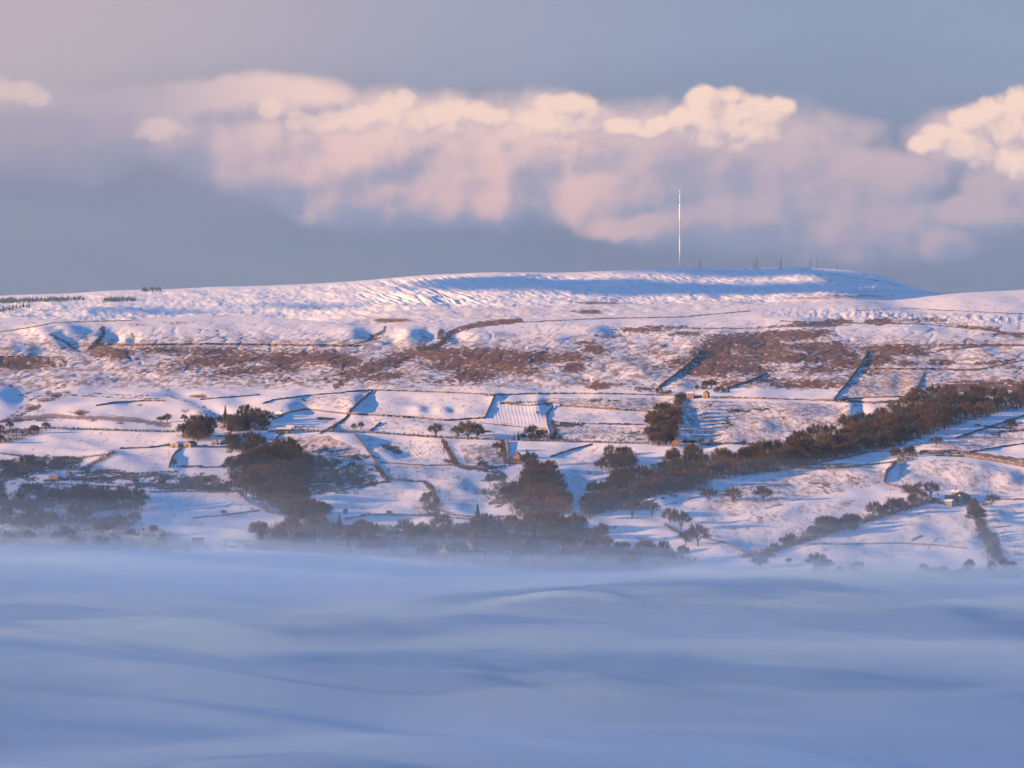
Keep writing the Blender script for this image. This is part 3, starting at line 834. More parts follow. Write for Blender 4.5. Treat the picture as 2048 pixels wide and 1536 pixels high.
def fog_layer(idx, top, density, amp, seed, color):
    xs = np.concatenate([np.arange(-3200, -700, 80.0), np.arange(-700, 701, 12.0), np.arange(780, 3200, 80.0)])
    ys = np.concatenate([np.arange(500, 1150, 40.0), np.arange(1150, 3300, 11.0)])
    X, Y = np.meshgrid(xs, ys)
    wx, wy = X + 60 * fbm(X / 300 + seed, Y / 300, 2), Y + 0.18 * X + 90 * fbm(X / 500 + 4, Y / 260 + seed, 2)
    w = 0.8 * fbm(wx / 520 + seed, wy / 150 + seed * 1.7, 3, 0.45) + 0.55 * fbm(wx / 1500 + seed, wy / 420 - seed, 2)
    w += 0.16 * fbm(wx / 110 + seed, wy / 46, 3)
    settle = 0.42 + 0.58 * sstep(2480, 2050, Y)
    w = w - 0.15 * sstep(2000, 1400, Y)
    lower = 9 * sstep(-450, 350, X) + 7
    Z = top - lower + w * amp * settle
    n, m_ = X.shape
    V = np.concatenate([np.stack([X, Y, Z], -1).reshape(-1, 3), np.stack([X, Y, 0 * Z + 8], -1).reshape(-1, 3)])
    i = (np.arange(n - 1)[:, None] * m_ + np.arange(m_ - 1)[None, :]).ravel()
    top_f = np.stack([i, i + 1, i + m_ + 1, i + m_], -1)
    bot_f = top_f[:, ::-1] + n * m_
    per = np.concatenate([np.arange(m_), np.arange(1, n) * m_ + m_ - 1, (n - 1) * m_ + np.arange(m_ - 2, -1, -1), np.arange(n - 2, 0, -1) * m_])
    nx = np.roll(per, -1)
    side = np.stack([nx, per, per + n * m_, nx + n * m_], -1)
    me = fast_mesh('valley_fog', V, np.concatenate([top_f, bot_f, side]))
    me.polygons.foreach_set('use_smooth', np.ones(len(me.polygons), bool))
    o = bpy.data.objects.new('valley_fog', me)
    COL.objects.link(o)
    o['kind'] = 'stuff'
    me.materials.append(volume_mat('fog_layer', color, density, 0.25))
    return o


for i_, (top_, den_, amp_) in enumerate(FOG_LAYERS):
    fog_layer(i_, top_, den_, amp_, 3.0 + max(0, i_ - 3) * 0.13 + min(i_, 3) * 1.7, FOG_COLOR if i_ > 2 else (0.44, 0.70, 1.0))


# added unseen cloud banks, placed off to the left to shade summit and slopes
def added_shade_cloud(name, spots, T, density, where='far'):
    m_v, m_f = [], []
    hx = Vector((SUN_DIR.y, -SUN_DIR.x, 0)).normalized()      # across the light
    al = Vector((SUN_DIR.x, SUN_DIR.y, 0)).normalized()       # along it
    for (px, row, rx, ry) in spots:
        g = ground(px, row, where)
        c = g + SUN_DIR * T
        nu, nv = 40, 20
        k0 = len(m_v)
        for j in range(nv + 1):
            ph = math.pi * j / nv - math.pi / 2
            for i in range(nu):
                th_ = 2 * math.pi * i / nu
                d = Vector((math.cos(ph) * math.cos(th_), math.cos(ph) * math.sin(th_), math.sin(ph)))
                bump = 1 + 0.22 * float(fbm(np.array([th_ * 1.6 + px]), np.array([ph * 3 + row]), 3))
                q = c + hx * (d.x * ry * bump) + al * (d.y * min(420, rx * 0.8) * bump) + Vector((0, 0, d.z * rx * math.tan(SUN_EL) * 0.95 * bump))
                m_v.append(tuple(q))
        for j in range(nv):
            for i in range(nu):
                a = k0 + j * nu + i
                b = k0 + j * nu + (i + 1) % nu
                m_f.append((a, b, b + nu, a + nu))
    me_ = bpy.data.meshes.new(name)
    me_.from_pydata(m_v, [], m_f)
    me_.polygons.foreach_set('use_smooth', np.ones(len(m_f), bool))
    o = bpy.data.objects.new(name, me_)
    COL.objects.link(o)
    o['kind'] = 'structure'
    me_.materials.append(volume_mat(name + '_vapour', (0.95, 0.95, 0.97), density, 0.3))
    return o


added_shade_cloud('shade_cloud', [(1190, 574, 430, 1100), (1420, 578, 420, 900), (1770, 568, 330, 1500)], 6600, 0.012)  # added out of view to throw shade on the summit flank
added_shade_cloud('shade_cloud', [(640, 614, 120, 560), (300, 622, 150, 420)], 6000, 0.012)  # added out of view to shade the bowls of the left far hill

added_shade_cloud('shade_cloud', [(110, 985, 130, 260), (640, 935, 75, 170), (1150, 960, 70, 190), (40, 795, 60, 130)], 6200, 0.012, None)  # added out of view to darken the lower slopes with soft shade

# ----------------------------------------------------------------------------
# materials for things
# ----------------------------------------------------------------------------
MATS = {}


def mat(name, c1, c2, scale=1.0, rough=0.85, spec=0.2, rand=0.0, stretch=(1, 1, 1)):
    if name in MATS:
        return MATS[name]
    m, k = new_mat(name)
    out = k.node('ShaderNodeOutputMaterial')
    bs = k.node('ShaderNodeBsdfPrincipled')
    k.L.new(bs.outputs[0], out.inputs[0])
    bs.inputs['Roughness'].default_value = rough
    bs.inputs['Specular IOR Level'].default_value = spec
    tc = k.node('ShaderNodeTexCoord').outputs['Object']
    n = k.noise(k.vm('MULTIPLY', tc, stretch), scale, 4.0, 0.6)
    c = k.mix(k.mapr(n, 0.35, 0.65), c1, c2)
    if rand > 0:
        oi = k.node('ShaderNodeObjectInfo').outputs['Random']
        hs = k.node('ShaderNodeHueSaturation', {'Color': c})
        k.L.new(k.m('ADD', 1.0 - rand, k.m('MULTIPLY', oi, 2 * rand)), hs.inputs['Value'])
        k.L.new(k.m('ADD', 0.5 - 0.02, k.m('MULTIPLY', oi, 0.04)), hs.inputs['Hue'])
        c = hs.outputs[0]
    k.L.new(c, bs.inputs['Base Color'])
    MATS[name] = m
    return m


BARK = mat('grey_bark', (0.050, 0.040, 0.036), (0.10, 0.080, 0.070), 1.5, rand=0.2)
TWIG = mat('bare_brown_twigs', (0.038, 0.034, 0.036), (0.080, 0.064, 0.061), 0.5, rand=0.38)
RUST = mat('russet_twigs_and_dead_leaves', (0.070, 0.043, 0.037), (0.125, 0.073, 0.058), 0.5, rand=0.35)
NEEDLE = mat('dark_conifer_needles', (0.012, 0.024, 0.020), (0.035, 0.050, 0.032), 0.8, rand=0.2)
HEDGE_M = mat('hedge_twigs', (0.034, 0.028, 0.028), (0.085, 0.060, 0.050), 0.12, rand=0.15)
STONE = mat('dark_drystone', (0.060, 0.045, 0.040), (0.17, 0.13, 0.115), 0.35)
SAND = mat('sandstone_blocks', (0.22, 0.145, 0.095), (0.30, 0.20, 0.135), 0.6)
REDB = mat('red_brown_stone', (0.19, 0.11, 0.08), (0.25, 0.15, 0.11), 0.6)
PALE = mat('pale_render', (0.45, 0.40, 0.34), (0.55, 0.50, 0.43), 0.5)
GREYB = mat('grey_cladding', (0.16, 0.165, 0.17), (0.24, 0.24, 0.24), 0.8, stretch=(6, 6, 0.5))
DARKB = mat('dark_slate_blue_cladding', (0.035, 0.05, 0.065), (0.06, 0.08, 0.10), 0.8, stretch=(6, 6, 0.5))
WOODB = mat('weathered_timber_boards', (0.19, 0.15, 0.13), (0.30, 0.245, 0.21), 1.2, stretch=(8, 8, 0.4))
SLATE = mat('slate', (0.045, 0.048, 0.055), (0.09, 0.09, 0.10), 1.0)
SNOWR = mat('snow_on_roof', (0.72, 0.75, 0.80), (0.86, 0.87, 0.90), 0.5, spec=0.1)
GLASS = mat('dark_window', (0.012, 0.014, 0.018), (0.03, 0.03, 0.035), 1.0, rough=0.2, spec=0.5)
STEEL = mat('galvanised_steel', (0.10, 0.105, 0.12), (0.16, 0.165, 0.18), 0.05, rough=0.6)
WHITEP = mat('white_mast_cladding', (0.72, 0.70, 0.70), (0.82, 0.80, 0.80), 0.05, rough=0.5)
REDP = mat('red_mast_paint', (0.30, 0.09, 0.08), (0.36, 0.12, 0.10), 0.05, rough=0.5)
POLE = mat('pole_timber', (0.07, 0.05, 0.042), (0.12, 0.09, 0.07), 1.0)
TANK = mat('pale_green_silo', (0.34, 0.44, 0.36), (0.42, 0.50, 0.42), 1.0)
REDM = mat('red_painted_metal', (0.30, 0.05, 0.04), (0.40, 0.08, 0.06), 1.0)
RUBBER = mat('black_rubber', (0.015, 0.015, 0.015), (0.03, 0.03, 0.03), 1.0)


def link(name, me, parent=None, material=None):
    o = bpy.data.objects.new(name, me)
    COL.objects.link(o)
    if parent is not None:
        o.parent = parent
    if material is not None and me is not None and not me.materials:
        me.materials.append(material)
    return o


def thing(name, label, cat, loc, rz=0.0, sc=1.0, group=None):
    o = bpy.data.objects.new(name, None)
    COL.objects.link(o)
    o.empty_display_size = 1.0
    o.location = loc
    o.rotation_euler = (0, 0, rz)
    o.scale = (sc, sc, sc) if not isinstance(sc, tuple) else sc
    o['label'] = label
    o['category'] = cat
    if group:
        o['group'] = group
    return o


class MB:
    def __init__(self):
        self.v, self.f = [], []

    def tri(self, a, b, c):
        n = len(self.v)
        self.v += [tuple(a), tuple(b), tuple(c)]
        self.f.append((n, n + 1, n + 2))

    def box(self, x0, x1, y0, y1, z0, z1):
        n = len(self.v)
        self.v += [(x, y, z) for z in (z0, z1) for y in (y0, y1) for x in (x0, x1)]
        self.f += [tuple(n + i for i in q) for q in ((0, 2, 3, 1), (4, 5, 7, 6), (0, 1, 5, 4), (2, 6, 7, 3), (0, 4, 6, 2), (1, 3, 7, 5))]

    def tube(self, a, b, ra, rb, n=5):
        a, b = Vector(a), Vector(b)
        d = (b - a).normalized()
        u = d.orthogonal().normalized()
        w = d.cross(u)
        k = len(self.v)
        for p, r in ((a, ra), (b, rb)):
            for i in range(n):
                t = 2 * math.pi * i / n
                self.v.append(tuple(p + (u * math.cos(t) + w * math.sin(t)) * r))
        for i in range(n):
            j = (i + 1) % n
            self.f.append((k + i, k + j, k + n + j, k + n + i))
        self.f.append(tuple(k + n + i for i in range(n)))
        self.f.append(tuple(k + n - 1 - i for i in range(n)))

    def mesh(self, name):
        me = bpy.data.meshes.new(name)
        me.from_pydata(self.v, [], self.f)
        me.update()
        return me


# ----------------------------------------------------------------------------
# trees: unit size is metres, height of each variant about 10
# ----------------------------------------------------------------------------


def rvec(r):
    while True:
        v = Vector((r.uniform(-1, 1), r.uniform(-1, 1), r.uniform(-1, 1)))
        if 0.05 < v.length <= 1:
            return v


def bare_variant(seed, width, trunk_h, n_limb, twigs, flat=1.0):
    r = random.Random(seed)
    tk, cr = MB(), MB()
    lean = Vector((r.uniform(-.5, .5), r.uniform(-.5, .5), 0))
    top = Vector((0, 0, trunk_h)) + lean * 0.4
    tk.tube((0, 0, -1.0), (0, 0, 0.5), 0.42, 0.34, 7)
    tk.tube((0, 0, 0.5), top, 0.34, 0.24, 7)
    cz = trunk_h + (10 - trunk_h) * 0.36
    rz_ = 10 - cz
    lobes = []
    for i in range(n_limb):
        a = 2 * math.pi * (i + r.random() * 0.7) / n_limb
        e = r.uniform(0.05, 1.0)
        rad = width * math.sqrt(max(0, 1 - (e * 0.9) ** 2)) * r.uniform(0.62, 0.95)
        tip = Vector((math.cos(a) * rad, math.sin(a) * rad, cz + rz_ * (e * flat) * r.uniform(0.6, 0.95) - (1 - e) * r.uniform(0.2, 1.6)))
        midp = top.lerp(tip, 0.5) + Vector((0, 0, r.uniform(0.2, 0.8)))
        tk.tube(top - Vector((0, 0, r.uniform(0, trunk_h * 0.35))), midp, 0.12, 0.07, 5)
        tk.tube(midp, tip.lerp(midp, 0.15), 0.07, 0.03, 4)
        lobes.append((midp, tip))
    lobes.append((top, Vector((lean.x, lean.y, 9.2))))
    tk.tube(top, (lean.x, lean.y, 8.6), 0.2, 0.05, 5)
    for k in range(twigs):
        mp, tp = lobes[k % len(lobes)]
        if k % 3 == 0:                                   # fill the dome between the limbs
            q_ = rvec(r)
            q_.z = abs(q_.z) * 1.0 - 0.22
            tp = Vector((q_.x * width * 0.92, q_.y * width * 0.92, cz + q_.z * rz_ * 0.92))
            mp = tp
        base = mp.lerp(tp, r.uniform(0.25, 1.0)) + rvec(r) * r.uniform(0.1, 0.9)
        out = (base - Vector((0, 0, cz - 1.5))).normalized()
        dr = (out * 0.9 + rvec(r) * 0.9 + Vector((0, 0, 0.25))).normalized()
        ln = r.uniform(0.8, 2.1)
        end = base + dr * ln
        # keep a rounded outline
        q = Vector((end.x / (width * 1.08), end.y / (width * 1.08), (end.z - cz) / (rz_ * 1.05 if end.z > cz else rz_ * 1.05)))
        if q.length > 1.05:
            end = Vector((0, 0, cz)) + (end - Vector((0, 0, cz))) / q.length * r.uniform(0.9, 1.08)
        s = dr.cross(rvec(r)).normalized() * r.uniform(0.035, 0.085)
        cr.tri(base - s, base + s, end)
        if k % 2 == 0:
            b2 = base.lerp(end, 0.45)
            e2 = b2 + (dr + rvec(r) * 0.9).normalized() * ln * 0.6
            cr.tri(b2 - s, b2 + s, e2)
    return tk.mesh('trunk'), cr.mesh('crown')


def conifer_variant(seed, width):
    r = random.Random(seed)
    tk, cr = MB(), MB()
    tk.tube((0, 0, -1.0), (0, 0, 9.6), 0.3, 0.05, 6)
    n = 15
    for i in range(n):
        z = 1.0 + 8.8 * i / n
        rad = width * (1 - (z - 1) / 9.4) ** 0.85 * r.uniform(0.75, 1.12) + 0.12
        m_ = 13
        for j in range(m_):
            a = 2 * math.pi * (j + r.random()) / m_
            rr = rad * r.uniform(0.6, 1.12)
            d = Vector((math.cos(a), math.sin(a), 0))
            s = Vector((-d.y, d.x, 0)) * rad * r.uniform(0.16, 0.3)
            b = Vector((0, 0, z + 0.9))
            e = d * rr + Vector((0, 0, z - 0.35 * rr * r.uniform(0.2, 1.0)))
            md = b.lerp(e, 0.55)
            cr.tri(b, md - s, md + s)
            cr.tri(md - s, e + rvec(r) * 0.15, md + s)
    return tk.mesh('trunk'), cr.mesh('crown')


def bush_variant(seed, width, n=420):
    r = random.Random(seed)
    tk, cr = MB(), MB()
    for i in range(7):
        a = r.uniform(0, 6.28)
        tk.tube((0, 0, -0.8), (math.cos(a) * width * 0.5, math.sin(a) * width * 0.5, r.uniform(4, 7)), 0.14, 0.04, 4)
    for k in range(n):
        q = rvec(r)
        b = Vector((q.x * width * 0.9, q.y * width * 0.9, 4.6 + q.z * 4.4))
        out = Vector((q.x, q.y, 0.5 + q.z * 0.7)).normalized()
        dr = (out + rvec(r) * 0.8).normalized()
        s = dr.cross(rvec(r)).normalized() * r.uniform(0.10, 0.24)
        cr.tri(b - s, b + s, b + dr * r.uniform(1.0, 2.4))
    return tk.mesh('trunk'), cr.mesh('crown')


VAR = {
    'bare': [bare_variant(1, 6.4, 1.9, 16, 2300), bare_variant(2, 5.4, 2.1, 14, 2000), bare_variant(3, 7.0, 1.7, 18, 2500),
             bare_variant(4, 4.6, 2.4, 12, 1600), bare_variant(5, 6.0, 1.8, 16, 2300)],
    'rust': [bare_variant(11, 6.0, 1.6, 17, 3000), bare_variant(12, 4.8, 1.9, 14, 2600), bare_variant(13, 6.6, 1.5, 18, 3200)],
    'fir': [conifer_variant(21, 2.2), conifer_variant(22, 2.9), conifer_variant(23, 3.6)],
    'bush': [bush_variant(31, 5.5), bush_variant(32, 7.5), bush_variant(33, 6.0)],
    'green': [bush_variant(41, 4.6, 700), bush_variant(42, 6.5, 800)],
}
KIND = {'bare': ('bare_tree', 'tree', TWIG), 'rust': ('russet_tree', 'tree', RUST), 'fir': ('conifer_tree', 'conifer', NEEDLE),
        'bush': ('thorn_bush', 'bush', TWIG), 'green': ('evergreen_bush', 'evergreen bush', NEEDLE)}
for kk, vs in VAR.items():
    for tkm, crm in vs:
        tkm.materials.append(BARK)
        crm.materials.append(KIND[kk][2])
tr = random.Random(5)


def tree(kind, px, py, hpx, label, group=None, var=None, wide=1.0):
    p = ground(px, py)
    nm, cat, _m = KIND[kind]
    vs = VAR[kind]
    tkm, crm = vs[tr.randrange(len(vs)) if var is None else var % len(vs)]
    s = hpx * scale_at(p) / 10.0
    t = thing(nm, label, cat, p, tr.uniform(0, 6.28), (s * wide, s * wide, s), group)
    link('trunk', tkm, t)
    link('crown', crm, t)
    return t


BRUSH = []


def wood(poly, n, mix, hpx, label, group, jitter=0.3):
    """individual trees filling a polygon of the hillside (photograph pixels of their feet)"""
    xs, ys = [p[0] for p in poly], [p[1] for p in poly]
    pts = []
    tries = 0
    area_gap = math.sqrt((max(xs) - min(xs)) * (max(ys) - min(ys)) / max(n, 1)) * 0.55
    while len(pts) < n and tries < n * 60:
        tries += 1
        x, y = tr.uniform(min(xs), max(xs)), tr.uniform(min(ys), max(ys))
        if not in_poly(poly, np.array([x]), np.array([y]))[0]:
            continue
        gap = area_gap * (1 - tries / (n * 60.0))
        if any(abs(x - a) < gap and abs(y - b) < gap * 0.6 for a, b in pts):
            continue
        pts.append((x, y))
    pts.sort(key=lambda q: q[1])
    BRUSH.append((poly, hpx))
    for x, y in pts:
        k = tr.choices([m_[0] for m_ in mix], [m_[1] for m_ in mix])[0]
        n_up = sum(1 for q_ in pts if abs(q_[0] - x) < 45 and q_[1] < y)
        n_all = sum(1 for q_ in pts if abs(q_[0] - x) < 45)
        third = sum(1 for q_ in pts if q_[0] < x) / len(pts)
        lab = label[k] + ', ' + ('back ' if n_up * 2 < n_all else 'front ') + ('left' if third < .34 else 'middle' if third < .67 else 'right') + ' part'
        h = 1.12 * hpx * tr.uniform(1 - jitter, 1 + jitter * 0.6) * (1.15 if k == 'fir' else 0.5 if k in ('bush', 'green') else 1.0)
        tree(k, x, y, h, lab, group + {'bare': '', 'rust': ', russet ones', 'fir': ', conifers', 'bush': ', bushes', 'green': ', evergreens'}[k])


def wl(where):
    return {'bare': 'bare brown tree in ' + where, 'rust': 'russet brown tree in ' + where, 'fir': 'dark pointed conifer in ' + where,
            'bush': 'low bare bush in ' + where, 'green': 'dark evergreen bush in ' + where}


wood([(1420, 942), (1500, 918), (1620, 890), (1720, 858), (1790, 826), (1838, 800), (1900, 799), (2075, 806), (2075, 812), (1990, 830), (1900, 856), (1800, 892),
      (1700, 915), (1600, 938), (1430, 962)], 118, [('bare', 6), ('rust', 3), ('green', .5)], 33,
     wl('the long dense wood reaching the right edge'), 'trees of the long diagonal wood')
wood([(1282, 955), (1330, 930), (1400, 912), (1412, 960), (1408, 985), (1385, 985), (1340, 985), (1250, 1005), (1165, 1045), (1168, 1020), (1200, 985), (1240, 960)],
     54, [('bare', 5), ('rust', 3), ('green', 1)], 30, wl('the dark wood in the dip at lower centre'), 'trees of the wood in the dip')
wood([(1200, 940), (1215, 915), (1268, 908), (1276, 935), (1240, 950)], 13, [('bare', 1)], 26, wl('the small clump above the dip wood'), 'trees of the small clump')
wood([(1060, 928), (1100, 934), (1118, 980), (1138, 1028), (1090, 1036), (1030, 1040), (1026, 1005), (1044, 965)], 30, [('bare', 3), ('rust', 4)], 32,
     wl('the tall copse below the barn at centre'), 'trees of the central copse')
wood([(458, 930), (500, 905), (560, 900), (605, 925), (622, 965), (612, 1000), (655, 1032), (600, 1045), (520, 1005), (462, 975)], 58,
     [('bare', 4), ('rust', 3), ('green', 1.6)], 34, wl('the broad dark wood left of centre'), 'trees of the broad wood')
wood([(1362, 800), (1378, 800), (1362, 822), (1356, 860), (1344, 892), (1302, 894), (1294, 868), (1300, 840), (1330, 828), (1348, 812)], 32,
     [('bare', 3), ('rust', 3)], 23, wl('the upright strip beside the walled lane'), 'trees of the lane strip')
wood([(505, 1080), (560, 1050), (650, 1044), (700, 1066), (800, 1068), (870, 1060), (1000, 1040), (1160, 1050), (1180, 1072), (1240, 1100), (1340, 1108), (1400, 1128),
      (1200, 1146), (1000, 1138), (800, 1118), (600, 1106)], 84, [('bare', 4), ('rust', 4.5), ('fir', .9), ('green', .6)], 31,
     wl('the misty belt along the fog edge'), 'trees of the misty belt')
wood([(0, 985), (90, 985), (230, 1000), (292, 990), (285, 1020), (250, 1045), (330, 1065), (370, 1090), (200, 1108), (0, 1100), (-20, 1030)], 56,
     [('bare', 5), ('rust', 2), ('green', .8), ('bush', 1)], 27, wl('the thicket at bottom left above the fog'), 'trees of the lower-left thicket')
wood([(0, 955), (90, 948), (60, 925), (0, 930)], 10, [('bare', 2), ('bush', 1)], 22, wl('the thicket behind the orange-gabled farmhouse'), 'trees behind the farmhouse')
wood([(-10, 862), (40, 858), (95, 862), (40, 880), (-10, 892)], 12, [('bare', 2), ('bush', 2)], 18, wl('the dark spinney at the left edge'), 'trees of the left spinney')
wood([(440, 852), (450, 838), (500, 838), (535, 845), (530, 862), (480, 866), (445, 862)], 18, [('fir', 4), ('bare', 3), ('rust', 1)], 27,
     wl('the mixed clump by the snowy-roofed houses'), 'trees of the mixed clump')
wood([(358, 876), (372, 868), (420, 866), (424, 878), (395, 884)], 11, [('bare', 1)], 33, wl('the grove behind the twin barns'), 'trees of the barn grove')
wood([(452, 884), (500, 878), (520, 892), (505, 910), (462, 905)], 12, [('bare', 3), ('green', 1), ('bush', 1)], 22, wl('the scrub above the broad dark wood'), 'trees of the scrub')
wood([(300, 975), (350, 965), (460, 975), (455, 985), (320, 984)], 12, [('bare', 1), ('bush', 3), ('rust', 1)], 16, wl('the rough bank above the lower-left field'), 'bushes of the rough bank')
wood([(1150, 882), (1040, 878), (1040, 872), (1085, 868), (1100, 876)], 8, [('bare', 2), ('green', 1)], 20, wl('the garden beside the lane end'), 'trees of the lane-end garden')
wood([(1315, 775), (1345, 786), (1330, 790), (1310, 788)], 7, [('bush', 2), ('green', 2)], 16, wl('the scrub left of the upper farm'), 'bushes left of the upper farm')
wood([(1375, 778), (1440, 776), (1462, 786), (1440, 788), (1420, 780)], 9, [('green', 2), ('bare', 1)], 16, wl('the shelter belt behind the upper farm'), 'trees behind the upper farm')
wood([(1470, 1118), (1530, 1100), (1560, 1096), (1540, 1118)], 7, [('bare', 1), ('bush', 1)], 20, wl('the hedge corner dipping into fog at right'), 'trees of the misty hedge corner')
wood([(1620, 1142), (1800, 1146), (2048, 1140), (2048, 1160), (1620, 1160)], 26, [('bare', 2), ('bush', 1)], 22, wl('the faint line inside the fog at lower right'), 'trees inside the fog at lower right')
wood([(1786, 915), (1800, 900), (1828, 902), (1830, 918), (1800, 928)], 8, [('bare', 2), ('green', 1), ('bush', 1)], 16, wl('the scrub at the top of the dark lane'), 'scrub at the lane top')
wood([(1938, 1012), (1960, 1022), (1972, 1060), (1998, 1110), (2010, 1130), (1985, 1125), (1955, 1060)], 16, [('bare', 2), ('bush', 2), ('rust', 1)], 20,
     wl('the hedge running down beside the right farm'), 'trees of the right-hand hedge')
wood([(1565, 1094), (1640, 1062), (1720, 1040), (1800, 1012), (1858, 1000), (1862, 1006), (1800, 1026), (1720, 1052), (1640, 1078), (1575, 1102)], 30,
     [('bare', 4), ('bush', 1)], 27, wl('the slanting tree row below the lone oaks'), 'trees of the slanting hedge row', 0.35)
wood([(850, 1000), (880, 1008), (880, 1024), (850, 1030), (835, 1024)], 7, [('bare', 1), ('rust', 1), ('bush', 1)], 17, wl('the hollow at the end of the curved hedge'), 'trees of the hedge hollow')
wood([(1000, 995), (1020, 975), (1036, 985), (1020, 1010)], 6, [('rust', 1), ('bare', 1)], 20, wl('the bushy edge left of the central copse'), 'trees left of the central copse')
wood([(1440, 886), (1385, 884), (1360, 884), (1365, 892), (1440, 892)], 7, [('bush', 1), ('green', 1), ('bare', .6)], 13, wl('the garden right of the red-gabled house'), 'bushes by the red-gabled house')

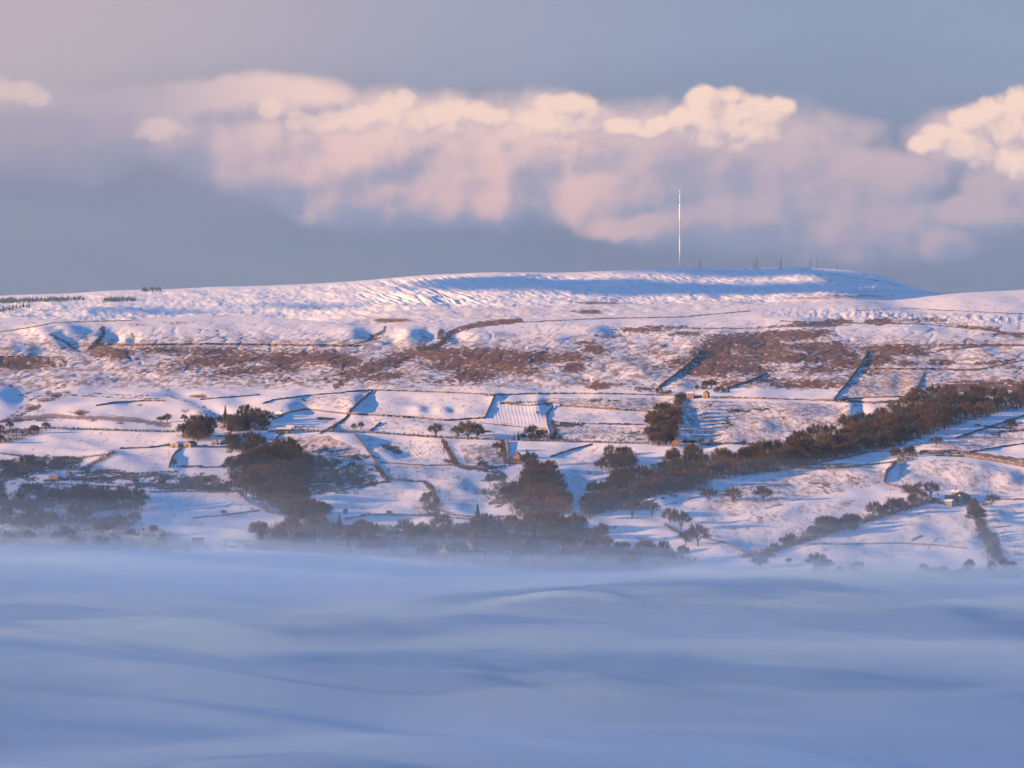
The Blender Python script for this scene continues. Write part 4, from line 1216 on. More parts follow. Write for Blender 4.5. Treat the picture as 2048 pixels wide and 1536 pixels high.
LONE = [
    ('bare', 1417, 1003, 26, 'wide bare oak alone on the ploughed slope, leftmost of three', 0, 1.0), ('bare', 1466, 1005, 28, 'twin-crowned bare oak, middle one of the three on the slope', 4, 1.1),
    ('bare', 1526, 1004, 30, 'open-branched bare tree on the slope edge beside a dark hollow', 2, 0.85), ('bare', 1264, 1036, 34, 'domed bare tree at the knoll above the fog, leftmost', 0, 1.0),
    ('bare', 1304, 1034, 30, 'second domed bare tree on the knoll above the fog', 1, 1.0), ('bare', 1340, 1046, 28, 'third bare tree descending from the knoll', 4, 1.0),
    ('bare', 1362, 1060, 36, 'large leaning bare tree at the end of the knoll row', 0, 0.9), ('bare', 1396, 1092, 42, 'tall bare tree rising from the hedge below the knoll', 3, 1.1),
    ('bare', 1372, 1090, 26, 'shorter bare tree beside the tall one below the knoll', 1, 1.2), ('bare', 1186, 1082, 24, 'pale thin tree alone at the snowy spur near the fog', 0, 1.0),
    ('bare', 1861, 996, 32, 'round-headed bare tree standing beside the right farm', 3, 1.1), ('bare', 1823, 1000, 30, 'bare tree under the wall just left of the right farm', 0, 0.9),
    ('bare', 1838, 982, 18, 'slim bare tree behind the sunlit wall by the right farm', 3, 0.7), ('bare', 1812, 985, 16, 'small rounded tree behind the sunlit wall', 1, 1.1),
    ('bare', 1984, 1012, 22, 'bare tree at the head of the right-hand hedge', 0, 1.0), ('bare', 1953, 1048, 32, 'broad bare tree standing in the right-hand hedge', 4, 1.0),
    ('bare', 1872, 890, 16, 'low spreading bush-like tree below the long wood end', 2, 1.25), ('bare', 2020, 864, 26, 'bare tree alone by the upper right-hand walls', 1, 0.9),
    ('bare', 1632, 1140, 32, 'ghostly domed tree in the fog at lower right', 0, 1.0), ('bare', 1578, 1130, 14, 'tiny ghostly tree left of the domed one in fog', 1, 0.9),
    ('bare', 1520, 1136, 22, 'faint wide tree in the fog below the misty hedge', 2, 1.1), ('bare', 1708, 1066, 18, 'spreading tree just below the slanting row', 2, 1.0),
    ('bare', 936, 880, 36, 'big round bare tree on the main lane, right of its clump', 0, 1.0), ('bare', 955, 878, 28, 'bare tree touching the big round one on the lane', 4, 0.9),
    ('bare', 915, 878, 26, 'bare tree left of the big round one on the lane', 1, 0.9), ('bare', 872, 874, 26, 'smaller round bare tree further left on the main lane', 3, 1.2),
    ('bare', 722, 860, 16, 'thin bare tree on the lane above the walled field', 3, 0.8), ('bare', 708, 860, 12, 'smallest thin tree on the lane above the walled field', 4, 0.8),
    ('bare', 1012, 998, 24, 'sunlit bare tree above the central snow patch', 1, 1.1), ('bare', 994, 905, 20, 'brown tree beside the sunken lane at centre', 1, 1.0),
    ('fir', 1054, 918, 20, 'dark pointed conifer behind the central barn', 1, 1.2), ('fir', 1028, 880, 15, 'thin pointed conifer left of the lane-end garden', 0, 0.7),
    ('fir', 1037, 880, 18, 'feathery conifer standing in the lane-end garden', 1, 0.9), ('green', 1068, 882, 16, 'dark domed evergreen in the lane-end garden', 1, 1.4),
    ('bare', 335, 846, 18, 'sunlit bare tree on the knoll behind the twin barns', 3, 1.0), ('bare', 322, 846, 13, 'small dark tree left of the sunlit knoll tree', 0, 1.0),
    ('bare', 369, 845, 16, 'bare tree in the shade at the right side of the knoll', 3, 0.9), ('bare', 347, 937, 20, 'thin tree by the broken wall below the twin barns', 3, 0.7),
    ('bare', 447, 1032, 12, 'lone small tree on the fence line of the lower-left field', 1, 1.0), ('green', 691, 1028, 12, 'dark little bush alone on the snowy field', 0, 1.0),
    ('bare', 778, 1030, 9, 'small bush-like tree on the hedge of the central field', 2, 1.0), ('bare', 273, 1018, 40, 'large rounded tree at the right end of the lower thicket', 0, 0.9),
    ('bare', 245, 1008, 34, 'bare tree next to the large rounded one in the thicket', 4, 0.9), ('bare', 62, 1035, 26, 'pale-branched tree in the middle of the lower thicket', 0, 1.0),
    ('bare', 165, 1010, 40, 'dense dark tree in the thicket below the farmhouse', 4, 1.0), ('bare', 190, 1015, 38, 'wide grey tree in the thicket below the farmhouse', 0, 1.0),
    ('fir', 522, 1085, 34, 'dark conifer at the left end of the misty belt', 2, 1.0), ('fir', 853, 1076, 30, 'dark conifer in the middle of the misty belt', 2, 1.1),
    ('fir', 998, 1068, 34, 'dark conifer near the copse foot in the misty belt', 2, 1.0), ('bare', 630, 1045, 44, 'huge domed tree at the foot of the broad wood', 2, 1.05),
    ('bare', 600, 1038, 40, 'tall tree beside the huge domed one at the wood foot', 0, 1.0), ('rust', 1222, 1010, 30, 'bright russet domed tree on the near side of the dip', 0, 0.85),
    ('rust', 1287, 972, 16, 'small glowing orange tree in the shaded dip', 1, 0.9), ('rust', 1318, 990, 10, 'tiny russet bush in the shaded dip', 0, 1.2), ('rust', 1256, 1002, 12, 'small russet bush beside the russet domed tree', 2, 1.3),
    ('bare', 1298, 990, 16, 'grey rounded bush on the right of the shaded dip', 0, 1.0), ('rust', 1108, 1030, 36, 'feathery red-brown tree at the foot of the copse', 1, 1.2),
    ('rust', 1126, 1032, 34, 'last red-brown tree at the right foot of the copse', 0, 0.9), ('bare', 1095, 1060, 36, 'domed tree in mist under the copse', 0, 1.1),
    ('rust', 1150, 1062, 34, 'feathery tree in mist between copse and dip', 1, 1.2), ('bare', 1488, 895, 14, 'thin pale tree below the frosted field wall', 3, 0.9),
    ('rust', 1382, 905, 16, 'sunlit russet tree above the dip wood', 0, 1.2), ('bare', 1655, 915, 30, 'broad tree at the near edge of the long wood', 0, 1.2), ('bare', 1712, 905, 26, 'slender tree at the near edge of the long wood', 3, 1.1),
    ('bush', 1805, 802, 10, 'low bush under the top wall of the walled field', 0, 1.0), ('green', 115, 938, 22, 'dark evergreen mass behind the orange-gabled farmhouse', 1, 1.4), ('bare', 80, 945, 24, 'grey-brown tree left of the orange-gabled farmhouse', 0, 1.0),
    ('bare', 1770, 898, 14, 'bush-like tree at the tip of the pasture below the wood', 2, 1.2), ('green', 145, 940, 18, 'second dark evergreen right of the farmhouse', 1, 1.5),
]
for k, x, y, h, lab, v, w in LONE:
    tree(k, x, y, h * (1.12 if k in ('bare', 'rust') else 1), lab, None, v, w * (1.12 if k in ('bare', 'rust') else 1))

# conifer plantations far off on the left shoulder: nobody could count them
r = random.Random(77)
pm = MB()
for (x0, x1, yb0, yb1, n_) in [(-40, 168, 606, 598, 300), (205, 272, 602, 600, 130), (282, 322, 580.5, 580.5, 60), (0, 60, 622, 612, 50)]:
    for _ in range(n_):
        f_ = r.random()
        q = ground(x0 + (x1 - x0) * f_, yb0 + (yb1 - yb0) * f_ + r.uniform(-3, 3), 'far')
        h = r.uniform(7, 15)
        w = h * 0.22
        c = q + Vector((0, 0, -1))
        for a_ in range(4):
            t0, t1 = a_ * math.pi / 2 + r.random(), a_ * math.pi / 2 + 1.9 + r.random()
            pm.tri(c + Vector((math.cos(t0) * w, math.sin(t0) * w, h * 0.1)), c + Vector((math.cos(t1) * w, math.sin(t1) * w, h * 0.1)), c + Vector((0, 0, h)))
fp = link('distant_plantation', pm.mesh('distant_plantation'), None, NEEDLE)
fp['kind'] = 'stuff'

# tangled understorey between the trees of every wood
um = MB()
ur = random.Random(3)
for poly, hp in BRUSH:
    xs, ys = [q[0] for q in poly], [q[1] for q in poly]
    area = (max(xs) - min(xs)) * (max(ys) - min(ys))
    for _ in range(int(area * (0.035 if hp == 27 and xs[0] < 50 else 0.075))):
        x, y = ur.uniform(min(xs), max(xs)), ur.uniform(min(ys), max(ys))
        if not in_poly(poly, np.array([x]), np.array([y]))[0]:
            continue
        q = ground(x, y)
        hh = hp * scale_at(q) * ur.uniform(.12, .42)
        for _k in range(10):
            b = q + Vector((ur.gauss(0, 3.2), ur.gauss(0, 5), ur.uniform(-.2, hh * .5)))
            e = b + Vector((ur.uniform(-1.3, 1.3), ur.uniform(-1.3, 1.3), hh * ur.uniform(.4, 1)))
            s = Vector((ur.uniform(-1, 1), ur.uniform(-1, 1), ur.uniform(-.4, .4))).normalized() * ur.uniform(.15, .5)
            um.tri(b - s, b + s, e)
uo = link('undergrowth', um.mesh('undergrowth'), None, HEDGE_M)
uo['kind'] = 'stuff'
print('undergrowth tris', len(um.f))

# ----------------------------------------------------------------------------
# drystone walls and hedges
# ----------------------------------------------------------------------------
wr = random.Random(99)


def dense_line(pts, step=5.0):
    out = []
    for (x0, y0), (x1, y1) in zip(pts[:-1], pts[1:]):
        n = max(1, int(math.hypot(x1 - x0, (y1 - y0) * 2) / step))
        for i in range(n):
            out.append((x0 + (x1 - x0) * i / n, y0 + (y1 - y0) * i / n))
    out.append(pts[-1])
    return out


def wall_line(pts, h, w, label):
    P = [ground(x + wr.uniform(-.3, .3), y + wr.uniform(-.3, .3)) for x, y in dense_line(pts)]
    # never let a line leap over a dip: drop points that jump in distance
    Q = [P[0]]
    for p in P[1:]:
        if abs(p.y - Q[-1].y) < 130:
            Q.append(p)
    # subdivide so that the foot follows the ground
    R_ = [Q[0]]
    for a, b in zip(Q[:-1], Q[1:]):
        n = max(1, int((b - a).length / 9))
        for i in range(1, n + 1):
            c = a.lerp(b, i / n)
            R_.append(Vector((c.x, c.y, z_at(c.x, c.y))))
    m_ = MB()
    prev = None
    for i, p in enumerate(R_):
        d = (R_[min(i + 1, len(R_) - 1)] - R_[max(i - 1, 0)])
        d.z = 0
        if d.length < 1e-4:
            continue
        s = Vector((-d.y, d.x, 0)).normalized()
        hh = h * wr.uniform(0.72, 1.12) * (0.45 if wr.random() < 0.05 else 1)
        k = len(m_.v)
        m_.v += [tuple(p - s * w * .5 - Vector((0, 0, .6))), tuple(p - s * w * .35 + Vector((0, 0, hh))), tuple(p + s * w * .35 + Vector((0, 0, hh))), tuple(p + s * w * .5 - Vector((0, 0, .6)))]
        if prev is not None:
            for a in range(3):
                m_.f.append((prev + a, prev + a + 1, k + a + 1, k + a))
        else:
            m_.f.append((k, k + 1, k + 2, k + 3))
        prev = k
    m_.f.append((prev + 3, prev + 2, prev + 1, prev))
    o = link('drystone_wall', m_.mesh('drystone_wall'), None, STONE)
    o['label'] = label
    o['category'] = 'wall'
    o['kind'] = 'thing'
    o['group'] = 'drystone field walls'
    return o


def hedge_line(pts, h, w, label, dens=1.5, name='hedge'):
    h, w = h * 1.35, w * 1.5
    m_ = MB()
    L = dense_line(pts, 3.0)
    P = [ground(x, y) for x, y in L]
    for a, b in zip(P[:-1], P[1:]):
        if abs(a.y - b.y) > 150:
            continue
        ln = (b - a).length
        n = max(2, int(ln * 4.2 * dens))
        for _ in range(n):
            f_ = wr.random()
            c = a.lerp(b, f_)
            x, y = c.x + wr.gauss(0, w * .35), c.y + wr.gauss(0, w * .35)
            g = Vector((x, y, c.z - .3))
            e = g + Vector((wr.uniform(-1, 1) * .9, wr.uniform(-1, 1) * .9, h * wr.uniform(.35, 1.1)))
            g.z += wr.uniform(0, h * .4)
            s = Vector((wr.uniform(-1, 1), wr.uniform(-1, 1), wr.uniform(-.3, .3))).normalized() * wr.uniform(.16, .42)
            m_.tri(g - s, g + s, e)
    o = link(name, m_.mesh(name), None, HEDGE_M)
    o['label'] = label
    o['category'] = 'hedge'
    o['group'] = 'hedges between the fields'
    return o


WALLS = [
    ([(690, 785), (745, 781), (850, 784), (985, 790), (1100, 788), (1200, 788), (1350, 792)], 1.9, 1.2, 'long wall dividing the brown moor from the fields at centre'),
    ([(746, 782), (722, 803), (697, 826)], 2.4, 1.6, 'slanting wall on the left side of the big rectangular field'),
    ([(697, 829), (760, 832), (850, 838), (890, 842), (970, 837)], 2.2, 1.4, 'dark wall along the bottom of the big rectangular field'),
    ([(990, 790), (980, 815), (970, 837)], 2.2, 1.4, 'slanting wall on the right side of the big rectangular field'),
    ([(1000, 808), (1060, 812), (1105, 806)], 1.5, 1.2, 'low wall along the top of the ridged square field'),
    ([(1120, 812), (1200, 818), (1300, 824)], 2.6, 1.8, 'brown wall above the bright strip field right of the stream'),
    ([(1105, 816), (1092, 830), (1095, 850), (1104, 878)], 1.7, 1.2, 'crooked wall following the stream down to the lane'),
    ([(740, 863), (762, 846)], 1.8, 1.2, 'short slanting wall above the main lane'),
    ([(665, 860), (672, 850), (690, 838), (697, 829)], 1.6, 1.2, 'wall curving down from the little stone barn'),
    ([(708, 868), (730, 895), (755, 930), (775, 958)], 1.9, 1.3, 'long wall slanting down left of the shaded square field'),
    ([(760, 926), (850, 932), (905, 931)], 1.5, 1.2, 'wall along the bottom of the shaded ridged field'),
    ([(1016, 884), (1018, 905), (1018, 932)], 2.2, 1.6, 'straight wall on the right side of the sunken lane'),
    ([(1100, 915), (1140, 901), (1185, 890)], 2.0, 1.4, 'slanting wall above the large blue-shaded field'),
    ([(1399, 700), (1396, 712), (1372, 735), (1332, 765), (1320, 775)], 3.0, 2.2, 'high snow-edged wall climbing the brown moor above the upper farm'),
    ([(1535, 748), (1500, 762), (1455, 778)], 2.4, 1.6, 'slanting wall on the moor right of the upper farm'),
    ([(1738, 702), (1722, 730), (1700, 760), (1668, 800)], 2.6, 1.8, 'steep gapped wall left of the bright walled field'),
    ([(1850, 745), (1835, 775), (1822, 793)], 1.3, 1.2, 'half-buried pale wall on the right of the walled field'),
    ([(1362, 793), (1430, 797), (1500, 797), (1650, 802)], 2.0, 1.4, 'long wall running right from the upper farm'),
    ([(1668, 801), (1740, 796), (1822, 794)], 1.8, 1.2, 'wall along the foot of the bright walled field'),
    ([(1346, 812), (1340, 835), (1334, 858), (1324, 880)], 2.0, 1.4, 'left wall of the lane inside the upright tree strip'),
    ([(1356, 812), (1350, 840), (1343, 868)], 1.8, 1.2, 'right wall of the lane inside the upright tree strip'),
    ([(1400, 890), (1480, 888), (1545, 893)], 1.9, 1.4, 'wall right of the red-gabled house'),
    ([(1912, 877), (1960, 861), (2055, 830)], 1.8, 1.3, 'wall slanting up to the right edge below the long wood'),
    ([(1840, 904), (1900, 905), (1980, 917), (2055, 930)], 2.0, 1.5, 'upper wall of the brown lane at the right edge'),
    ([(1862, 912), (1930, 914), (2000, 925), (2055, 936)], 1.8, 1.4, 'lower wall of the brown lane at the right edge'),
    ([(1938, 905), (2000, 895), (2055, 887)], 1.7, 1.2, 'thin wall crossing the pasture above the brown lane'),
    ([(1768, 966), (1774, 945), (1792, 927)], 3.6, 2.6, 'dark high wall standing for the shaded short lane bending down the hill'),  # shade on the road, put in as a wide dark wall
    ([(1772, 969), (1810, 979), (1853, 993)], 2.2, 1.6, 'sunlit wall running down to the right farm'),
    ([(1600, 939), (1640, 937), (1700, 934), (1790, 925)], 1.7, 1.3, 'low wall along the top of the ploughed slope'),
    ([(1620, 930), (1700, 914), (1740, 904), (1790, 903)], 1.5, 1.2, 'curving wall round the tongue of pasture below the wood'),
    ([(1610, 1089), (1700, 1089), (1800, 1087), (1870, 1091), (1935, 1098)], 1.2, 1.0, 'low wall crossing the pasture just above the fog at right'),
    ([(1990, 1000), (2055, 1000)], 1.8, 1.3, 'wall leaving the right farm towards the right edge'),
    ([(192, 812), (230, 806), (300, 802), (330, 803)], 1.9, 1.4, 'broken wall across the rocky knoll at left'),
    ([(240, 898), (300, 896), (345, 890)], 1.8, 1.2, 'shaded wall running left from the twin barns'),
    ([(368, 893), (356, 902), (345, 914), (338, 936)], 2.0, 1.6, 'tumbled wall dropping below the twin barns'),
    ([(262, 950), (266, 962), (272, 976)], 1.5, 1.2, 'short wall by the bend in the sunken track'),
    ([(298, 985), (400, 983), (470, 985)], 1.2, 1.0, 'low wall at the top of the lower-left field'),
    ([(385, 1037), (440, 1033), (520, 1022)], 1.5, 1.1, 'broken fence wall across the lower-left field'),
    ([(475, 985), (500, 1008), (560, 1030)], 1.8, 1.3, 'curved wall at the foot of the broad dark wood'),
    ([(600, 992), (680, 982), (750, 967), (780, 965)], 1.7, 1.3, 'wall over the brow of the lower central field'),
    ([(525, 808), (545, 801), (620, 791), (690, 786)], 1.6, 1.2, 'wall running left from the moor wall above the houses'),
    ([(545, 840), (575, 826), (610, 819), (650, 824), (700, 829)], 1.8, 1.3, 'wall curving over the mound right of the snowy-roofed houses'),
    ([(400, 800), (440, 796), (520, 790)], 1.3, 1.1, 'thin wall on the shaded slope left of the houses'),
    ([(1640, 800), (1700, 803), (1760, 807), (1830, 803)], 1.7, 1.2, 'wall just below the bright walled field'),
    ([(1300, 692), (1310, 690)], 1.2, 1.0, 'stub of wall on the open moor'),
    ([(1730, 738), (1800, 738), (1870, 739)], 1.6, 1.2, 'wall along the top of the bright walled field'),
]
WALLS += [
    ([(208, 690), (420, 688), (600, 690), (720, 692)], 1.5, 1.3, 'long intake wall across the left-hand moor'),
    ([(-20, 714), (60, 714), (104, 716)], 1.6, 1.3, 'wall above the dark heather at the left edge'),
    ([(960, 846), (1000, 851), (1090, 858)], 1.3, 1.0, 'faint wall across the ridged square field foot'),
    ([(560, 868), (548, 884), (505, 902)], 1.6, 1.2, 'wall dropping from the long dark barn to the scrub'),
    ([(1545, 893), (1570, 903), (1590, 905)], 1.6, 1.2, 'wall end running into the long wood'),
    ([(1400, 1076), (1450, 1086), (1500, 1112)], 1.5, 1.2, 'wall between the two lower right pastures'),
    ([(150, 961), (210, 957), (262, 952)], 1.5, 1.2, 'wall right of the orange-gabled farmhouse'),
    ([(400, 936), (440, 935), (455, 925)], 1.5, 1.2, 'wall under the small field below the twin barns'),
    ([(930, 932), (975, 938), (1012, 932)], 1.5, 1.2, 'wall at the foot of the field left of the sunken lane'),
    ([(1020, 1040), (1100, 1046), (1160, 1048)], 1.5, 1.2, 'wall under the central copse at the mist edge'),
    ([(880, 1022), (900, 1030), (960, 1036), (1010, 1034)], 1.5, 1.2, 'curving wall at the bottom of the lower central field'),
]
for w_ in WALLS:
    wall_line(*w_)
HEDGES = [
    ([(520, 860), (600, 863), (740, 866), (860, 875), (1000, 881), (1100, 883), (1200, 886), (1295, 888)], 3.2, 4.0, 'long dark hedge lining the main lane across the middle'),
    ([(1110, 845), (1180, 848), (1290, 850)], 1.6, 3.0, 'low rushy hedge between the two strip fields'),
    ([(775, 960), (850, 965), (866, 982), (874, 1008)], 2.8, 3.0, 'curved hedge round the lower central field'),
    ([(885, 882), (898, 905), (912, 930)], 3.6, 3.0, 'brown hedge slanting between the two shaded fields'),
    ([(752, 935), (765, 950), (778, 966)], 3.2, 3.0, 'thick brown end of the long slanting wall'),
    ([(1500, 1114), (1560, 1100), (1640, 1072), (1720, 1048), (1800, 1022), (1862, 1005)], 3.0, 3.4, 'hedge under the slanting tree row'),
    ([(1940, 1018), (1960, 1050), (1985, 1090), (2005, 1125)], 3.0, 3.6, 'hedge dropping from the right farm into the fog'),
    ([(-20, 866), (100, 857), (200, 861), (280, 863), (352, 865)], 3.0, 5.0, 'dark hedge under the rocky knoll at left'),
    ([(228, 906), (200, 923), (160, 944)], 3.4, 4.0, 'dark hedge slanting down to the farmhouse'),
    ([(690, 1040), (740, 1030), (800, 1032), (860, 1032), (960, 1042)], 2.2, 2.4, 'hedge along the bottom of the lower central fields'),
    ([(1640, 940), (1690, 936), (1720, 932)], 2.4, 2.4, 'scrubby hedge piece on the ploughed slope top'),
    ([(1330, 1050), (1360, 1068), (1380, 1085)], 2.4, 2.4, 'hedge descending from the knoll trees'),
    ([(1860, 1004), (1900, 1012), (1960, 1006), (1985, 1008)], 2.0, 3.0, 'scrub along the foot of the right farm'),
    ([(1005, 884), (1008, 905), (1012, 930)], 3.0, 2.4, 'brown hedge on the left side of the sunken lane'),
    ([(330, 893), (400, 894), (470, 896)], 2.2, 4.0, 'garden hedge in front of the twin barns'),
    ([(60, 975), (100, 968), (150, 972), (250, 976)], 2.6, 5.0, 'scrubby bank below the orange-gabled farmhouse'),
]
HEDGES += [
    ([(0, 908), (60, 916), (150, 918), (228, 908)], 2.6, 3.4, 'dark hedge along the foot of the big left field'),
    ([(150, 948), (200, 945), (270, 948), (340, 944)], 2.0, 3.0, 'scrub hedge between the farmhouse and the sunken track'),
    ([(0, 845), (60, 840), (110, 836)], 1.6, 3.0, 'scrubby edge at the far left below the stream'),
    ([(1106, 880), (1112, 862), (1104, 842)], 2.0, 2.4, 'hedge beside the crooked stream wall'),
    ([(640, 868), (680, 846), (698, 832)], 1.6, 2.0, 'thin hedge beside the little stone barn track'),
    ([(1790, 905), (1850, 906), (1920, 913)], 1.5, 2.4, 'scrub along the top of the brown lane'),
]
for h_ in HEDGES:
    hedge_line(*h_)

# ----------------------------------------------------------------------------
# buildings
# ----------------------------------------------------------------------------
TURN = RAD(14)


def building(name, label, px, py, w, l, h, rise, rz, wallm, roofm=None, chim=(), win=(), door=None, sink=1.5, cat='house', ridge_along='y'):
    """gabled building, front gable towards the camera (-Y); ridge_along='x' puts the long side in front"""
    p = ground(px, py)
    t = thing(name, label, cat, p, rz)
    m_ = MB()
    if ridge_along == 'y':
        prof = [(-w / 2, -sink), (w / 2, -sink), (w / 2, h), (0, h + rise), (-w / 2, h)]
        a = [(x, 0.0, z) for x, z in prof]
        b = [(x, l, z) for x, z in prof]
    else:
        prof = [(0, -sink), (l, -sink), (l, h), (l / 2, h + rise), (0, h)]
        a = [(-w / 2, y, z) for y, z in prof]
        b = [(w / 2, y, z) for y, z in prof]
    m_.v = a + b
    m_.f = [(0, 1, 2, 3, 4), (9, 8, 7, 6, 5)] + [(i, i + 5, (i + 1) % 5 + 5, (i + 1) % 5) for i in range(5)]
    link('wall', m_.mesh('wall'), t, wallm)
    rm = MB()
    th, ov = 0.28, 0.35
    if ridge_along == 'y':
        for s in (-1, 1):
            e = Vector((s * (w / 2 + ov), 0, h - rise * ov / (w / 2)))
            c = Vector((0, 0, h + rise))
            k = len(rm.v)
            for y in (-ov, l + ov):
                for q in (c, e):
                    rm.v += [(q.x, y, q.z + 0.02), (q.x, y, q.z + th)]
            rm.f += [(k, k + 2, k + 3, k + 1), (k + 4, k + 5, k + 7, k + 6), (k + 1, k + 3, k + 7, k + 5), (k, k + 4, k + 6, k + 2), (k + 2, k + 6, k + 7, k + 3), (k, k + 1, k + 5, k + 4)]
    else:
        for s in (0, 1):
            e = Vector((0, -ov if s == 0 else l + ov, h - rise * ov / (l / 2)))
            c = Vector((0, l / 2, h + rise))
            k = len(rm.v)
            for x in (-w / 2 - ov, w / 2 + ov):
                for q in (c, e):
                    rm.v += [(x, q.y, q.z + 0.02), (x, q.y, q.z + th)]
            rm.f += [(k, k + 2, k + 3, k + 1), (k + 4, k + 5, k + 7, k + 6), (k + 1, k + 3, k + 7, k + 5), (k, k + 4, k + 6, k + 2), (k + 2, k + 6, k + 7, k + 3), (k, k + 1, k + 5, k + 4)]
    roof = link('roof', rm.mesh('roof'), t, roofm or SNOWR)
    for (cx, cy) in chim:
        c_ = MB()
        c_.box(cx - .5, cx + .5, cy - .5, cy + .5, h + rise * .3, h + rise + 1.5)
        c_.box(cx - .6, cx + .6, cy - .6, cy + .6, h + rise + 1.5, h + rise + 1.7)
        c_.tube((cx, cy, h + rise + 1.7), (cx, cy, h + rise + 2.2), .18, .15, 6)
        link('chimney', c_.mesh('chimney'), roof, wallm)
    for (x, z, ww, hh) in win:
        g = MB()
        g.box(x - ww / 2, x + ww / 2, -.06, .02, z, z + hh)
        wo = link('window', g.mesh('window'), t, GLASS)
        f_ = MB()
        f_.box(x - ww / 2 - .1, x + ww / 2 + .1, -.16, -.0, z - .18, z)
        f_.box(x - .04, x + .04, -.09, -.065, z, z + hh)
        link('window_sill', f_.mesh('window_sill'), wo, PALE)
    if door:
        x, ww, hh = door
        g = MB()
        g.box(x - ww / 2, x + ww / 2, -.07, .02, -sink * .3, hh)
        link('door', g.mesh('door'), t, SLATE if wallm is not DARKB else GREYB)
    return t


B = building
B('stone_farmhouse', 'farmhouse at far left with sunlit orange gable and two chimneys', 106, 963, 9.0, 13, 5.0, 2.8, -.35, SAND, None, ((0, 4), (0, 11)), ((-2, 1, 1, 1.3), (2, 1, 1, 1.3), (0, 4.2, .9, 1.1)), (0.2, 1.1, 2.1))
B('lean_to_shed', 'low dark lean-to in front of the orange-gabled farmhouse', 95, 964, 9.0, 4, 1.7, .5, -.3, DARKB, SLATE, (), ((-2, .6, 1.2, .7), (1.5, .6, 1.2, .7)), None, cat='shed', ridge_along='x')
B('snowy_outbuilding', 'dark outbuilding with long snowy roof right of the farmhouse', 124, 960, 9.0, 6, 2.4, 1.7, -.5, DARKB, None, (), (), (-1, 1.6, 2), cat='outbuilding', ridge_along='x')
B('small_stone_shed', 'tiny sunlit shed at the hedge end near the farmhouse', 135, 950, 3.6, 4, 2.2, 1.2, -.3, SAND, SLATE, (), (), (0, 1, 1.8), cat='shed')
B('timber_barn', 'left one of the twin barns, pale timber front', 348, 896, 9.5, 16, 4.2, 2.0, -.5, WOODB, None, (), (), (0, 3.2, 3.4), cat='barn')
B('timber_barn', 'right one of the twin barns, darker and half behind hedge', 374, 895, 9.0, 14, 4.4, 2.0, -.4, WOODB, SLATE, (), (), (0, 3.0, 3.2), cat='barn')
B('stone_cottage', 'small cottage with orange gable right of the twin barns', 428, 890, 6.5, 9, 3.0, 2.4, -.1, SAND, None, ((0, 6),), ((-1.4, 1, .8, 1), (1.4, 1, .8, 1)), (0, 1, 2), cat='cottage')
B('long_dark_barn', 'long dark barn on the lane with a square blue-grey front', 567, 868, 16.5, 9, 5.4, 1.2, .06, DARKB, None, (), (), (3, 3, 3.4), cat='barn', ridge_along='x')
B('snowy_cottage', 'cottage with chimney behind the long dark barn', 580, 861, 8.0, 7, 3.4, 2.2, .1, REDB, None, ((3.2, 3.5),), ((-2, 1, .9, 1), (1, 1, .9, 1)), None, cat='cottage', ridge_along='x')
B('snowy_shed', 'low shed with snow roof left of the long dark barn', 543, 864, 7.0, 6, 1.8, 1.6, .05, WOODB, None, (), (), (1, 1.2, 1.6), cat='shed', ridge_along='x')
B('snowy_roofed_house', 'left one of two houses with snowy roofs beside the conifers', 543, 836, 7.0, 7, 2.8, 2.5, .3, DARKB, None, ((2.4, 3.5),), ((-1.6, 1, 1, 1), (1.6, 1, 1, 1)), None, ridge_along='x')
B('snowy_roofed_house', 'right one of two houses with snowy roofs beside the conifers', 557, 833, 7.6, 7, 3.0, 2.5, -.1, DARKB, None, ((3, 3.5),), ((-1.6, 1, 1, 1), (1.6, 1, 1, 1)), None, ridge_along='x')
B('small_stone_barn', 'little sunlit stone barn at the corner of the rectangular field', 695, 829, 4.6, 5, 2.2, 1.2, -.2, SAND, None, (), (), (0, 1.2, 1.8), cat='barn')
B('stone_farmhouse', 'square orange stone house, left half of the upper farm', 1380, 797, 8.6, 8, 6.6, 1.4, -.2, SAND, None, ((3.6, 4),), ((-2.4, 1, 1, 1.3), (2.4, 1, 1, 1.3), (-2.4, 4, 1, 1.2), (2.4, 4, 1, 1.2)), (0.6, 1.2, 2.1), ridge_along='x')
B('tall_stone_barn', 'narrow tall orange gable, right half of the upper farm', 1411, 797, 6.0, 11, 6.4, 2.6, -.25, SAND, SLATE, (), ((0, 4.4, .8, 1),), (-.4, 1.6, 2.6), cat='barn')
B('low_linking_shed', 'low dark shed between the two orange gables of the upper farm', 1396, 796, 9.0, 5, 2.6, 1.0, 0, DARKB, None, (), (), (1, 1.6, 2), cat='shed', ridge_along='x')
B('red_gabled_house', 'red-brown gabled house with chimney by the lane crossing', 1351, 893, 8.4, 9, 4.8, 3.0, -.1, REDB, SLATE, ((0, 2),), ((-2, 1, 1, 1.2), (2, 1, 1, 1.2), (0, 3.9, .9, 1.1)), (0, 1, 2))
B('orange_gabled_house', 'small orange gabled house with dark window at centre', 1033, 919, 6.8, 9, 4.2, 3.0, -.2, SAND, SLATE, ((0, 5),), ((-.6, 3.4, 1, 1.3), (1.6, 1, .9, 1.1)), None)
B('long_stone_barn', 'long brown barn wall in front of the orange gabled house', 1031, 928, 12.6, 4, 3.6, .6, 0, REDB, SLATE, (), ((-3, 1.6, .8, .8), (3, 1.6, .8, .8)), (0, 1.6, 2.2), cat='barn', ridge_along='x')
B('grey_stone_barn', 'grey barn with lit orange end, front of the right farm', 1893, 1011, 10.2, 8, 4.2, 1.2, -.5, GREYB, None, (), ((-3, 2, .9, 1), (0, 2, .9, 1), (3, 2, .9, 1)), None, cat='barn', ridge_along='x')
